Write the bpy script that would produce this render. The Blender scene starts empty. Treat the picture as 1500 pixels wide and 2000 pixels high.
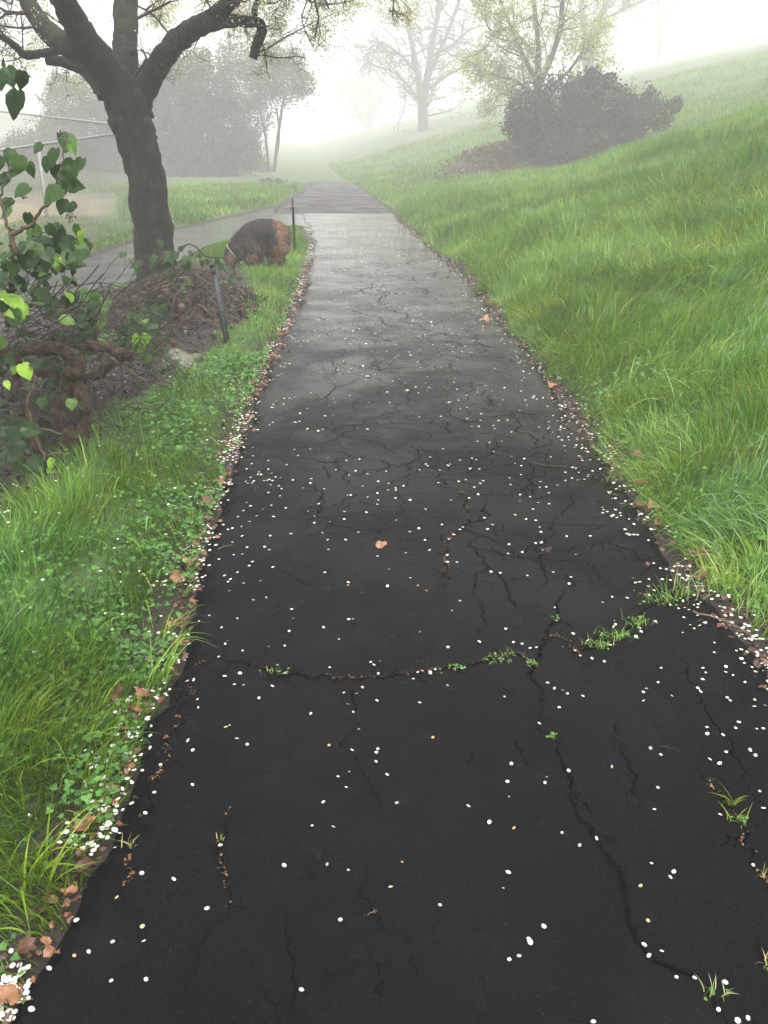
import bpy, math, random
import numpy as np
from mathutils import Vector

# ------------------------------------------------------------------ camera, light, exposure
scene = bpy.context.scene
F = 1729.0                      # focal length of the photograph in its own pixels (1500 x 2000)
EYE = 1.55
PITCH = math.radians(22.3)
cp, sp = math.cos(PITCH), math.sin(PITCH)
cam = bpy.data.cameras.new('camera')
cam_o = bpy.data.objects.new('camera', cam)
scene.collection.objects.link(cam_o)
cam.sensor_fit = 'VERTICAL'
cam.sensor_height = 24.0
cam.sensor_width = 18.0
cam.lens = 24.0 * F / 2000.0
cam.clip_start = 0.05
cam.clip_end = 1500
cam_o.location = (0, 0, EYE)
cam_o.rotation_euler = (math.pi / 2 - PITCH, 0, 0)
scene.camera = cam_o

world = bpy.data.worlds.new('World')
scene.world = world
world.use_nodes = True
wn, wl = world.node_tree.nodes, world.node_tree.links
wn.clear()
SUN_EL, SUN_ROT = math.radians(66), math.radians(150)
sky = wn.new('ShaderNodeTexSky')
sky.sky_type = 'NISHITA'
sky.sun_disc = False
sky.sun_elevation = SUN_EL
sky.sun_rotation = SUN_ROT
sky.air_density = 1.0
sky.dust_density = 8.0
sky.ozone_density = 0.6
hsv = wn.new('ShaderNodeHueSaturation')
hsv.inputs['Saturation'].default_value = 0.10
bg = wn.new('ShaderNodeBackground')
bg.inputs['Strength'].default_value = 0.15
wo = wn.new('ShaderNodeOutputWorld')
wl.new(sky.outputs[0], hsv.inputs['Color'])
wl.new(hsv.outputs[0], bg.inputs['Color'])
wl.new(bg.outputs[0], wo.inputs['Surface'])

sun = bpy.data.lights.new('sun', 'SUN')
sun.energy = 0.6
sun.angle = math.radians(40)
sun.color = (1.0, 0.97, 0.92)
sun_o = bpy.data.objects.new('sun', sun)
scene.collection.objects.link(sun_o)
sun_o.rotation_euler = (math.pi / 2 - SUN_EL, 0, math.pi - SUN_ROT)

scene.view_settings.view_transform = 'Standard'
scene.view_settings.look = 'None'
scene.view_settings.exposure = 1.43
scene.view_settings.gamma = 1.0
scene.render.engine = 'CYCLES'
scene.cycles.use_denoising = True
scene.cycles.max_bounces = 8
scene.cycles.diffuse_bounces = 3
scene.cycles.glossy_bounces = 2
scene.cycles.transmission_bounces = 4
scene.cycles.volume_bounces = 3
scene.cycles.transparent_max_bounces = 6
scene.cycles.sample_clamp_indirect = 6

HAZE_DENSITY = 0.0073

# ------------------------------------------------------------------ helpers
rng = np.random.default_rng(7)
random.seed(7)
COL = scene.collection


def tag(o, label=None, cat=None, group=None, kind=None):
    if label: o['label'] = label
    if cat: o['category'] = cat
    if group: o['group'] = group
    if kind: o['kind'] = kind
    return o


def thing(name, label, cat, loc=(0, 0, 0), group=None):
    o = bpy.data.objects.new(name, None)
    COL.objects.link(o)
    o.location = loc
    o.empty_display_size = 0.2
    return tag(o, label, cat, group)


def ray(px, py):
    a = (px - 750) / F
    b = (1000 - py) / F
    return np.array([a, cp + b * sp, -sp + b * cp])


def gp(px, py, z=0.0):
    d = ray(px, py)
    t = (z - EYE) / d[2]
    return np.array([0, 0, EYE]) + d * t


def atY(px, py, Y):
    d = ray(px, py)
    return np.array([0, 0, EYE]) + d * (Y / d[1])


def project(P):
    P = np.atleast_2d(P)
    y = P[:, 1]; z = P[:, 2] - EYE
    dep = y * cp - z * sp
    up = y * sp + z * cp
    return 750 + F * P[:, 0] / dep, 1000 - F * up / dep, dep


def build(name, V, Fc, mat, parent=None, var=None, smooth=True, origin=None, mats=None, midx=None):
    """V (n,3); Fc list of (m,k) index arrays; one mesh object."""
    V = np.asarray(V, dtype=np.float32)
    if not isinstance(Fc, (list, tuple)):
        Fc = [Fc]
    Fc = [np.asarray(f, dtype=np.int32) for f in Fc if len(f)]
    me = bpy.data.meshes.new(name)
    if origin is None:
        if parent is not None:
            origin = np.array(parent.location)
        else:
            lo, hi = V.min(0), V.max(0)
            origin = np.array([(lo[0] + hi[0]) / 2, (lo[1] + hi[1]) / 2, lo[2]])
    V2 = V - np.asarray(origin, dtype=np.float32)
    me.vertices.add(len(V2))
    me.vertices.foreach_set('co', V2.ravel())
    loops = np.concatenate([f.ravel() for f in Fc])
    counts = np.concatenate([np.full(len(f), f.shape[1], dtype=np.int32) for f in Fc])
    starts = np.concatenate([[0], np.cumsum(counts)[:-1]]).astype(np.int32)
    me.loops.add(len(loops))
    me.loops.foreach_set('vertex_index', loops)
    me.polygons.add(len(counts))
    me.polygons.foreach_set('loop_start', starts)
    me.polygons.foreach_set('loop_total', counts)
    if midx is not None:
        me.polygons.foreach_set('material_index', np.asarray(midx, dtype=np.int32))
    me.update(calc_edges=True)
    if smooth:
        me.polygons.foreach_set('use_smooth', np.ones(len(counts), dtype=bool))
    if var is not None:
        a = me.attributes.new('var', 'FLOAT', 'POINT')
        a.data.foreach_set('value', np.asarray(var, dtype=np.float32))
    for m in (mats or [mat]):
        me.materials.append(m)
    o = bpy.data.objects.new(name, me)
    COL.objects.link(o)
    if parent is not None:
        o.parent = parent
        o.location = tuple(np.asarray(origin) - np.array(parent.location))
    else:
        o.location = tuple(float(c) for c in origin)
    return o


class MB:
    """collects pieces into one mesh"""
    def __init__(s): s.V, s.F, s.var, s.n = [], {}, [], 0

    def add(s, V, Fs, var=0.5):
        V = np.asarray(V, dtype=np.float32)
        if not isinstance(Fs, list): Fs = [Fs]
        for f in Fs:
            f = np.asarray(f)
            if len(f): s.F.setdefault(f.shape[1], []).append(f + s.n)
        s.V.append(V)
        s.var.append(np.broadcast_to(np.asarray(var, dtype=np.float32), (len(V),)))
        s.n += len(V)

    def build(s, name, mat, parent=None, smooth=True, origin=None):
        return build(name, np.concatenate(s.V), [np.concatenate(v) for v in s.F.values()], mat, parent,
                     np.concatenate(s.var), smooth, origin)


def norm(v):
    v = np.asarray(v, dtype=float)
    return v / (np.linalg.norm(v, axis=-1, keepdims=True) + 1e-9)


def smooth_line(P, R=None, k=4):
    """Catmull-Rom resample"""
    P = np.asarray(P, float)
    n = len(P)
    Q = np.vstack([2 * P[0] - P[1], P, 2 * P[-1] - P[-2]])
    out, rr = [], []
    for i in range(n - 1):
        p0, p1, p2, p3 = Q[i], Q[i + 1], Q[i + 2], Q[i + 3]
        for j in range(k):
            t = j / k
            out.append(0.5 * (2 * p1 + (p2 - p0) * t + (2 * p0 - 5 * p1 + 4 * p2 - p3) * t * t + (3 * p1 - p0 - 3 * p2 + p3) * t ** 3))
            if R is not None: rr.append(R[i] * (1 - t) + R[i + 1] * t)
    out.append(P[-1])
    if R is not None:
        rr.append(R[-1])
        return np.array(out), np.array(rr)
    return np.array(out)


def tube(P, R, sides=8, rough=0.0, caps=True, seed=0):
    P = np.asarray(P, float)
    R = np.broadcast_to(np.asarray(R, float), (len(P),))
    T = np.gradient(P, axis=0)
    T = norm(T)
    ref = np.array([0, 0, 1.0]) if abs(T[0][2]) < 0.9 else np.array([1.0, 0, 0])
    U = np.zeros_like(P)
    u = norm(np.cross(T[0], ref))
    for i in range(len(P)):
        u = u - T[i] * np.dot(u, T[i])
        u = u / (np.linalg.norm(u) + 1e-9)
        U[i] = u
    W = np.cross(T, U)
    ang = np.linspace(0, 2 * math.pi, sides, endpoint=False)
    c, s = np.cos(ang), np.sin(ang)
    rad = R[:, None] * np.ones(sides)[None]
    if rough:
        g = np.random.default_rng(seed)
        nz = g.normal(size=(len(P), sides))
        nz = (nz + np.roll(nz, 1, 0) + np.roll(nz, 1, 1) * .5 + np.roll(nz, -1, 1) * .5) / 2
        rad = rad * (1 + rough * nz)
    V = P[:, None, :] + rad[..., None] * (U[:, None, :] * c[None, :, None] + W[:, None, :] * s[None, :, None])
    V = V.reshape(-1, 3)
    i = np.arange(len(P) - 1)[:, None] * sides
    j = np.arange(sides)[None]
    a = i + j; b = i + (j + 1) % sides
    Q = np.stack([a, b, b + sides, a + sides], -1).reshape(-1, 4)
    Fs = [Q]
    if caps:
        Fs.append(np.array([list(range(sides))[::-1]]))
        Fs.append(np.array([[(len(P) - 1) * sides + k for k in range(sides)]]))
        if sides == 4:
            Fs = [np.vstack([Q, Fs[1], Fs[2]])]
    return V, Fs


def box(c, s, R=None):
    c = np.asarray(c, float); s = np.asarray(s, float) / 2
    V = np.array([[x, y, z] for x in (-1, 1) for y in (-1, 1) for z in (-1, 1)], float) * s
    if R is not None: V = V @ np.asarray(R).T
    Fq = np.array([[0, 1, 3, 2], [4, 6, 7, 5], [0, 4, 5, 1], [2, 3, 7, 6], [0, 2, 6, 4], [1, 5, 7, 3]])
    return V + c, Fq


_lat = np.random.default_rng(99).random((256, 256))


def vnoise(x, y, s=1.0, o=0):
    x = np.asarray(x, float) / s + 57.3 + o * 13.7
    y = np.asarray(y, float) / s + 91.7 + o * 7.1
    xi = np.floor(x).astype(int); yi = np.floor(y).astype(int)
    fx = x - xi; fy = y - yi
    fx = fx * fx * (3 - 2 * fx); fy = fy * fy * (3 - 2 * fy)
    g = lambda a, b: _lat[a % 256, b % 256]
    return (g(xi, yi) * (1 - fx) + g(xi + 1, yi) * fx) * (1 - fy) + (g(xi, yi + 1) * (1 - fx) + g(xi + 1, yi + 1) * fx) * fy


def sstep(a, b, x):
    t = np.clip((np.asarray(x, float) - a) / (b - a), 0, 1)
    return t * t * (3 - 2 * t)


# ------------------------------------------------------------------ materials
def new_mat(name):
    m = bpy.data.materials.new(name)
    m.use_nodes = True
    nt = m.node_tree
    nt.nodes.clear()
    out = nt.nodes.new('ShaderNodeOutputMaterial')
    p = nt.nodes.new('ShaderNodeBsdfPrincipled')
    nt.links.new(p.outputs[0], out.inputs['Surface'])
    return m, nt, p, out


def ramp(nt, stops, fac=None):
    r = nt.nodes.new('ShaderNodeValToRGB')
    e = r.color_ramp.elements
    while len(e) < len(stops): e.new(0.5)
    for k, (pos, c) in enumerate(stops):
        e[k].position = pos
        e[k].color = (*c, 1) if len(c) == 3 else c
    if fac is not None: nt.links.new(fac, r.inputs[0])
    return r


def noise(nt, scale, detail=4, rough=0.55, coord=None, dist=0.0):
    n = nt.nodes.new('ShaderNodeTexNoise')
    n.inputs['Scale'].default_value = scale
    n.inputs['Detail'].default_value = detail
    n.inputs['Roughness'].default_value = rough
    n.inputs['Distortion'].default_value = dist
    if coord is not None: nt.links.new(coord, n.inputs['Vector'])
    return n


def bump(nt, p, height, strength=0.3, dist=0.01, prev=None):
    b = nt.nodes.new('ShaderNodeBump')
    b.inputs['Strength'].default_value = strength
    b.inputs['Distance'].default_value = dist
    nt.links.new(height, b.inputs['Height'])
    if prev is not None: nt.links.new(prev.outputs[0], b.inputs['Normal'])
    nt.links.new(b.outputs[0], p.inputs['Normal'])
    return b


def var_mat(name, stops, rough=0.5, transl=0.0, spec=0.5, nscale=None, namp=0.25, tint=(1.5, 1.5, 0.7)):
    """colour by the per-leaf random value, optionally mottled; translucent for leaves"""
    m, nt, p, out = new_mat(name)
    at = nt.nodes.new('ShaderNodeAttribute'); at.attribute_name = 'var'
    fac = at.outputs['Fac']
    if nscale:
        tc = nt.nodes.new('ShaderNodeTexCoord')
        n = noise(nt, nscale, 3, coord=tc.outputs['Object'])
        mm = nt.nodes.new('ShaderNodeMath'); mm.operation = 'MULTIPLY_ADD'
        sb = nt.nodes.new('ShaderNodeMath'); sb.operation = 'SUBTRACT'
        nt.links.new(n.outputs[0], sb.inputs[0]); sb.inputs[1].default_value = 0.5
        nt.links.new(sb.outputs[0], mm.inputs[0]); mm.inputs[1].default_value = namp * 2
        nt.links.new(fac, mm.inputs[2])
        fac = mm.outputs[0]
        bump(nt, p, n.outputs[0], 0.3, 0.01)
    r = ramp(nt, stops, fac)
    nt.links.new(r.outputs[0], p.inputs['Base Color'])
    p.inputs['Roughness'].default_value = rough
    p.inputs['Specular IOR Level'].default_value = spec
    if transl > 0:
        t = nt.nodes.new('ShaderNodeBsdfTranslucent')
        mx = nt.nodes.new('ShaderNodeMixShader')
        mx.inputs[0].default_value = transl
        mul = nt.nodes.new('ShaderNodeMix'); mul.data_type = 'RGBA'; mul.blend_type = 'MULTIPLY'
        mul.inputs[0].default_value = 1.0
        nt.links.new(r.outputs[0], mul.inputs[6])
        mul.inputs[7].default_value = (*tint, 1)
        nt.links.new(mul.outputs[2], t.inputs['Color'])
        nt.links.new(p.outputs[0], mx.inputs[1]); nt.links.new(t.outputs[0], mx.inputs[2])
        nt.links.new(mx.outputs[0], out.inputs['Surface'])
    return m


def asphalt_mat(name, base=(0.0008, 0.0009, 0.0016), light=(0.0046, 0.0047, 0.0062), r0=0.13, r1=0.40, brown=0.5):
    m, nt, p, out = new_mat(name)
    g = nt.nodes.new('ShaderNodeNewGeometry')
    pos = g.outputs['Position']
    n1 = noise(nt, 0.9, 5, 0.6, pos, 0.2)
    n2 = noise(nt, 210, 4, 0.7, pos)
    n3 = noise(nt, 48, 3, 0.6, pos)
    n4 = noise(nt, 2.6, 6, 0.62, pos, 0.2)
    c = ramp(nt, [(0.3, base), (0.75, light)], n1.outputs[0])
    # fine aggregate specks
    sp_ = ramp(nt, [(0.52, (0, 0, 0)), (0.74, (1, 1, 1))], n2.outputs[0])
    mx = nt.nodes.new('ShaderNodeMix'); mx.data_type = 'RGBA'
    mx.inputs[7].default_value = (0.020, 0.020, 0.020, 1)
    ml = nt.nodes.new('ShaderNodeMath'); ml.operation = 'MULTIPLY'; ml.inputs[1].default_value = 0.75
    nt.links.new(sp_.outputs[0], ml.inputs[0]); nt.links.new(ml.outputs[0], mx.inputs[0])
    nt.links.new(c.outputs[0], mx.inputs[6])
    # brownish silt stains
    st = ramp(nt, [(0.56, (0, 0, 0)), (0.72, (1, 1, 1))], n4.outputs[0])
    ms = nt.nodes.new('ShaderNodeMath'); ms.operation = 'MULTIPLY'; ms.inputs[1].default_value = brown
    nt.links.new(st.outputs[0], ms.inputs[0])
    mx2 = nt.nodes.new('ShaderNodeMix'); mx2.data_type = 'RGBA'
    mx2.inputs[7].default_value = (0.013, 0.010, 0.008, 1)
    nt.links.new(ms.outputs[0], mx2.inputs[0]); nt.links.new(mx.outputs[2], mx2.inputs[6])
    nt.links.new(mx2.outputs[2], p.inputs['Base Color'])
    # wet film: smooth where water lies
    n5 = noise(nt, 1.3, 6, 0.62, pos, 0.25)
    rr = nt.nodes.new('ShaderNodeMapRange')
    rr.inputs['From Min'].default_value = 0.42; rr.inputs['From Max'].default_value = 0.58
    rr.inputs['To Min'].default_value = r0; rr.inputs['To Max'].default_value = r1
    nt.links.new(n5.outputs[0], rr.inputs['Value'])
    # water stands on the flatter stretch towards the junction
    sy = nt.nodes.new('ShaderNodeSeparateXYZ'); nt.links.new(pos, sy.inputs[0])
    wet = nt.nodes.new('ShaderNodeMapRange')
    wet.inputs['From Min'].default_value = 7.0; wet.inputs['From Max'].default_value = 15.0
    wet.inputs['To Min'].default_value = 1.0; wet.inputs['To Max'].default_value = 0.26
    nt.links.new(sy.outputs['Y'], wet.inputs['Value'])
    wsp = nt.nodes.new('ShaderNodeMapRange')
    wsp.inputs['From Min'].default_value = 4.6; wsp.inputs['From Max'].default_value = 15.0
    wsp.inputs['To Min'].default_value = 0.028; wsp.inputs['To Max'].default_value = 0.46
    nt.links.new(sy.outputs['Y'], wsp.inputs['Value'])
    if name == 'wet_asphalt': nt.links.new(wsp.outputs[0], p.inputs['Specular IOR Level'])
    mw = nt.nodes.new('ShaderNodeMath'); mw.operation = 'MULTIPLY'
    nt.links.new(rr.outputs[0], mw.inputs[0]); nt.links.new(wet.outputs[0], mw.inputs[1])
    nt.links.new(mw.outputs[0] if name == 'wet_asphalt' else rr.outputs[0], p.inputs['Roughness'])
    p.inputs['Specular IOR Level'].default_value = 0.10
    bs = nt.nodes.new('ShaderNodeMapRange')
    bs.inputs['From Min'].default_value = 0.38; bs.inputs['From Max'].default_value = 0.62
    bs.inputs['To Min'].default_value = 0.25; bs.inputs['To Max'].default_value = 0.75
    nt.links.new(n5.outputs[0], bs.inputs['Value'])
    b = bump(nt, p, n2.outputs[0], 0.35, 0.006)
    nt.links.new(bs.outputs[0], b.inputs['Strength'])
    bump(nt, p, n3.outputs[0], 0.25, 0.008, b)
    return m


def ground_mat():
    m, nt, p, out = new_mat('earth')
    g = nt.nodes.new('ShaderNodeNewGeometry')
    pos = g.outputs['Position']
    n1 = noise(nt, 5, 6, 0.65, pos)
    n2 = noise(nt, 45, 4, 0.65, pos)
    c = ramp(nt, [(0.3, (0.010, 0.006, 0.004)), (0.55, (0.016, 0.010, 0.006)), (0.75, (0.034, 0.022, 0.014))], n2.outputs[0])
    gr = ramp(nt, [(0.3, (0.030, 0.060, 0.014)), (0.7, (0.065, 0.115, 0.024))], n1.outputs[0])
    tn = ramp(nt, [(0.3, (0.20, 0.150, 0.075)), (0.7, (0.28, 0.22, 0.12))], n1.outputs[0])
    rb = ramp(nt, [(0.3, (0.030, 0.018, 0.014)), (0.55, (0.060, 0.042, 0.026)), (0.72, (0.10, 0.11, 0.03))], n1.outputs[0])
    prev = c.outputs[0]
    for attr, col in (('grassy', gr), ('tan', tn), ('bare', rb)):
        a = nt.nodes.new('ShaderNodeAttribute'); a.attribute_name = attr
        mx = nt.nodes.new('ShaderNodeMix'); mx.data_type = 'RGBA'
        nt.links.new(a.outputs['Fac'], mx.inputs[0])
        nt.links.new(prev, mx.inputs[6]); nt.links.new(col.outputs[0], mx.inputs[7])
        prev = mx.outputs[2]
    nt.links.new(prev, p.inputs['Base Color'])
    p.inputs['Roughness'].default_value = 0.85
    bump(nt, p, n2.outputs[0], 0.6, 0.02)
    return m


def bark_mat(name, dark, mid, moss=None, scale=14, stretch=(1, 1, 0.22), bstr=0.9, lichen=None):
    m, nt, p, out = new_mat(name)
    tc = nt.nodes.new('ShaderNodeTexCoord')
    mp = nt.nodes.new('ShaderNodeMapping')
    mp.inputs['Scale'].default_value = stretch
    nt.links.new(tc.outputs['Object'], mp.inputs[0])
    n1 = noise(nt, scale, 6, 0.7, mp.outputs[0], 0.5)
    n2 = noise(nt, scale * 0.35, 4, 0.6, tc.outputs['Object'])
    n3 = noise(nt, scale * 2.2, 4, 0.6, tc.outputs['Object'])
    c = ramp(nt, [(0.35, dark), (0.68, mid)], n1.outputs[0])
    prev = c.outputs[0]
    if moss:
        g = nt.nodes.new('ShaderNodeNewGeometry')
        sx = nt.nodes.new('ShaderNodeSeparateXYZ'); nt.links.new(g.outputs['Normal'], sx.inputs[0])
        ad = nt.nodes.new('ShaderNodeMath'); ad.operation = 'MULTIPLY_ADD'
        nt.links.new(sx.outputs['Z'], ad.inputs[0]); ad.inputs[1].default_value = 0.22
        nt.links.new(n2.outputs[0], ad.inputs[2])
        rm = ramp(nt, [(0.56, (0, 0, 0)), (0.72, (1, 1, 1))], ad.outputs[0])
        mx = nt.nodes.new('ShaderNodeMix'); mx.data_type = 'RGBA'
        nt.links.new(rm.outputs[0], mx.inputs[0]); nt.links.new(prev, mx.inputs[6])
        mx.inputs[7].default_value = (*moss, 1)
        prev = mx.outputs[2]
    if lichen:
        rm = ramp(nt, [(0.64, (0, 0, 0)), (0.70, (1, 1, 1))], n3.outputs[0])
        mx = nt.nodes.new('ShaderNodeMix'); mx.data_type = 'RGBA'
        nt.links.new(rm.outputs[0], mx.inputs[0]); nt.links.new(prev, mx.inputs[6])
        mx.inputs[7].default_value = (*lichen, 1)
        prev = mx.outputs[2]
    nt.links.new(prev, p.inputs['Base Color'])
    p.inputs['Roughness'].default_value = 0.8
    p.inputs['Specular IOR Level'].default_value = 0.3
    b = bump(nt, p, n1.outputs[0], bstr, 0.07)
    bump(nt, p, n3.outputs[0], 0.5, 0.02, b)
    return m


def plain(name, col, rough=0.5, metal=0.0, nscale=30, amp=0.3, bstr=0.1):
    m, nt, p, out = new_mat(name)
    tc = nt.nodes.new('ShaderNodeTexCoord')
    n = noise(nt, nscale, 4, 0.6, tc.outputs['Object'])
    lo = tuple(c * (1 - amp) for c in col); hi = tuple(min(1, c * (1 + amp)) for c in col)
    r = ramp(nt, [(0.3, lo), (0.7, hi)], n.outputs[0])
    nt.links.new(r.outputs[0], p.inputs['Base Color'])
    p.inputs['Roughness'].default_value = rough
    p.inputs['Metallic'].default_value = metal
    bump(nt, p, n.outputs[0], bstr, 0.005)
    return m


M = {}
M['asphalt'] = asphalt_mat('wet_asphalt')
M['asphalt_old'] = asphalt_mat('old_asphalt', (0.030, 0.028, 0.027), (0.055, 0.052, 0.049), 0.45, 0.7, 0.4)
M['crack'] = plain('crack_shadow', (0.002, 0.0017, 0.0015), 0.95, 0, 60, 0.5, 0.3)
M['crack'].node_tree.nodes['Principled BSDF'].inputs['Specular IOR Level'].default_value = 0.0
M['crumbs'] = var_mat('crumbled_bits', [(0.0, (0.015, 0.010, 0.006)), (0.55, (0.08, 0.035, 0.015)), (1.0, (0.26, 0.15, 0.06))], 0.8)
M['earth'] = ground_mat()
M['grass'] = var_mat('grass_blade', [(0.0, (0.018, 0.055, 0.005)), (0.45, (0.082, 0.180, 0.010)), (0.8, (0.170, 0.305, 0.022)),
                                    (0.95, (0.26, 0.38, 0.14)), (1.0, (0.42, 0.38, 0.17))], 0.45, 0.30, 0.22)
def patchy(m):
    """blue-green and straw patches of different species over a meadow"""
    nt = m.node_tree
    rp = [n for n in nt.nodes if n.type == 'VALTORGB'][0]
    g = nt.nodes.new('ShaderNodeNewGeometry')
    prev = rp.outputs[0]
    targets = [l.to_socket for l in rp.outputs[0].links]
    for sc, col, a, b in ((0.9, (0.72, 1.0, 1.9, 1), .50, .70), (1.7, (1.5, 1.08, .9, 1), .52, .70)):
        n = noise(nt, sc, 3, 0.6, g.outputs['Position'])
        r = ramp(nt, [(a, (0, 0, 0)), (b, (1, 1, 1))], n.outputs[0])
        mx = nt.nodes.new('ShaderNodeMix'); mx.data_type = 'RGBA'; mx.blend_type = 'MULTIPLY'
        mx.inputs[7].default_value = col
        nt.links.new(r.outputs[0], mx.inputs[0]); nt.links.new(prev, mx.inputs[6]); prev = mx.outputs[2]
    for t in targets: nt.links.new(prev, t)


patchy(M['grass'])
M['weed'] = var_mat('weed_leaf', [(0.0, (0.040, 0.105, 0.025)), (0.5, (0.080, 0.195, 0.040)), (1.0, (0.17, 0.32, 0.08))], 0.5, 0.22, 0.22)
M['ivy'] = var_mat('ivy_leaf', [(0.0, (0.007, 0.020, 0.006)), (0.5, (0.024, 0.060, 0.012)), (0.8, (0.08, 0.16, 0.03)), (1.0, (0.24, 0.42, 0.04))], 0.42, 0.16, 0.2, 45, 0.10)
M['deadleaf'] = var_mat('dead_leaf', [(0.0, (0.016, 0.010, 0.006)), (0.35, (0.12, 0.045, 0.024)), (0.7, (0.22, 0.095, 0.045)), (1.0, (0.36, 0.20, 0.10))], 0.5, 0.1, 0.5, 60, 0.22)
M['bramble'] = var_mat('bramble', [(0.0, (0.020, 0.012, 0.010)), (0.5, (0.060, 0.038, 0.028)), (1.0, (0.13, 0.13, 0.04))], 0.8)
M['petal'] = var_mat('petal', [(0.0, (0.42, 0.22, 0.10)), (0.12, (0.62, 0.52, 0.30)), (0.3, (0.60, 0.585, 0.50)), (1.0, (0.74, 0.735, 0.69))], 0.5, 0.15, 0.3)
M['bark'] = bark_mat('cherry_bark', (0.003, 0.0022, 0.0015), (0.024, 0.018, 0.012), (0.026, 0.031, 0.008), 22, lichen=(0.13, 0.12, 0.09))
M['twig'] = var_mat('twig', [(0.0, (0.006, 0.004, 0.003)), (0.5, (0.024, 0.016, 0.011)), (1.0, (0.15, 0.10, 0.065))], 0.75, nscale=40)
M['vine'] = bark_mat('vine_bark', (0.022, 0.013, 0.008), (0.17, 0.105, 0.062), None, 30, (1, 1, 0.4), 0.8)
M['farbark'] = bark_mat('far_bark', (0.03, 0.024, 0.018), (0.07, 0.055, 0.042), None, 6)
M['farleaf'] = var_mat('dense_leaf', [(0.0, (0.010, 0.022, 0.008)), (0.5, (0.028, 0.050, 0.018)), (1.0, (0.065, 0.095, 0.035))], 0.6, 0.1)
M['shrub'] = var_mat('shrub_leaf', [(0.0, (0.008, 0.018, 0.007)), (0.5, (0.020, 0.040, 0.014)), (1.0, (0.055, 0.085, 0.030))], 0.6, 0.1)
M['spring'] = var_mat('spring_leaf', [(0.0, (0.16, 0.20, 0.05)), (0.5, (0.30, 0.34, 0.10)), (1.0, (0.48, 0.48, 0.22))], 0.6, 0.4)
M['blossom'] = var_mat('young_leaf', [(0.0, (0.28, 0.32, 0.16)), (0.5, (0.50, 0.52, 0.34)), (1.0, (0.78, 0.76, 0.62))], 0.55, 0.40, tint=(1.15, 1.15, 0.9))
M['steel'] = plain('painted_steel', (0.045, 0.055, 0.06), 0.6, 0.0, 25, 0.35)
M['black'] = plain('black_rubber', (0.012, 0.012, 0.012), 0.5, 0, 30, 0.3)
M['rust'] = plain('rusted_steel', (0.05, 0.04, 0.035), 0.7, 0.2, 40, 0.4)
M['galv'] = plain('galvanised_wire', (0.22, 0.22, 0.215), 0.6, 0.0, 20, 0.15)
M['rock'] = bark_mat('lichen_rock', (0.11, 0.10, 0.085), (0.24, 0.23, 0.19), (0.14, 0.16, 0.07), 26, (1, 1, 1), 0.6, lichen=(0.34, 0.34, 0.28))
M['fur'] = var_mat('fur', [(0.0, (0.005, 0.004, 0.004)), (0.45, (0.014, 0.010, 0.008)), (0.6, (0.07, 0.035, 0.018)), (1.0, (0.26, 0.135, 0.06))], 0.6, 0.0, 0.35)
M['collar'] = plain('pale_collar', (0.26, 0.31, 0.20), 0.6, 0, 40, 0.1)
M['tagmetal'] = plain('tag_metal', (0.6, 0.62, 0.66), 0.3, 0.8, 40, 0.05)

# ------------------------------------------------------------------ pavement outlines (world metres on the ground)
right_px = [(1700, 1560), (1500, 1300), (1410, 1195), (1345, 1130), (1292, 1040), (1240, 975), (1190, 900), (1135, 840), (1085, 765), (1042, 700),
            (990, 640), (950, 590), (905, 540), (862, 500), (822, 465), (785, 435), (768, 417)]
left_px = [(-90, 2250), (15, 2000), (125, 1800), (178, 1690), (232, 1560), (285, 1400), (345, 1290), (372, 1190), (388, 1110), (412, 1020), (448, 930),
           (483, 830), (508, 750), (543, 680), (562, 640), (590, 570), (606, 505), (614, 470), (600, 440), (590, 417)]
RW = np.array([gp(*p)[:2] for p in right_px]); LW = np.array([gp(*p)[:2] for p in left_px])
RW = np.vstack([[0.75, -3], [1.0, 0.6], RW]); LW = np.vstack([[-0.85, -3], [-0.83, 0.4], LW])
RW = RW[np.argsort(RW[:, 1])]; LW = LW[np.argsort(LW[:, 1])]
SEAM = gp(650, 417)[1]


def ER(y):
    y = np.asarray(y, float)
    base = np.interp(y, RW[:, 1], RW[:, 0])
    xr = np.array([-0.05, -1.2, -2.6, -4.5, -8.0, -15.0])
    yr = np.array([28.5, 43, 55, 75, 110, 200])
    return np.where(y <= RW[-1, 1], base, np.interp(y, np.concatenate([[RW[-1, 1]], yr]), np.concatenate([[RW[-1, 0]], xr])))


def EL(y):
    return np.interp(y, LW[:, 1], LW[:, 0])


far_left_px = [(535, 417), (560, 397), (590, 378), (606, 363)]
farL = np.array([gp(*p)[:2] for p in far_left_px])
farL = np.vstack([farL, [-3.6, 46.5], [-3.4, 48.5]])
p2_far_px = [(-120, 600), (0, 562), (85, 530), (170, 504), (250, 476), (330, 452), (420, 431), (500, 413), (535, 404)]
p2_near_px = [(600, 441), (575, 439), (545, 443), (500, 455), (440, 474), (400, 480), (350, 508), (240, 552), (100, 602), (0, 645), (-120, 700)]
P2 = np.array([gp(*p)[:2] for p in p2_far_px] + [gp(535, 417)[:2], gp(590, 417)[:2] + [0.25, 0.0], gp(606, 441)[:2] + [0.3, 0]] + [gp(*p)[:2] for p in p2_near_px])
yy = np.linspace(-3, SEAM, 90)
P1 = np.vstack([np.stack([EL(yy), yy], 1), np.stack([ER(yy), yy], 1)[::-1]])
yf = np.array([SEAM, 28.5, 35, 43, 46])
P3 = np.vstack([farL, np.stack([ER(yf), yf], 1)[::-1]])


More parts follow.
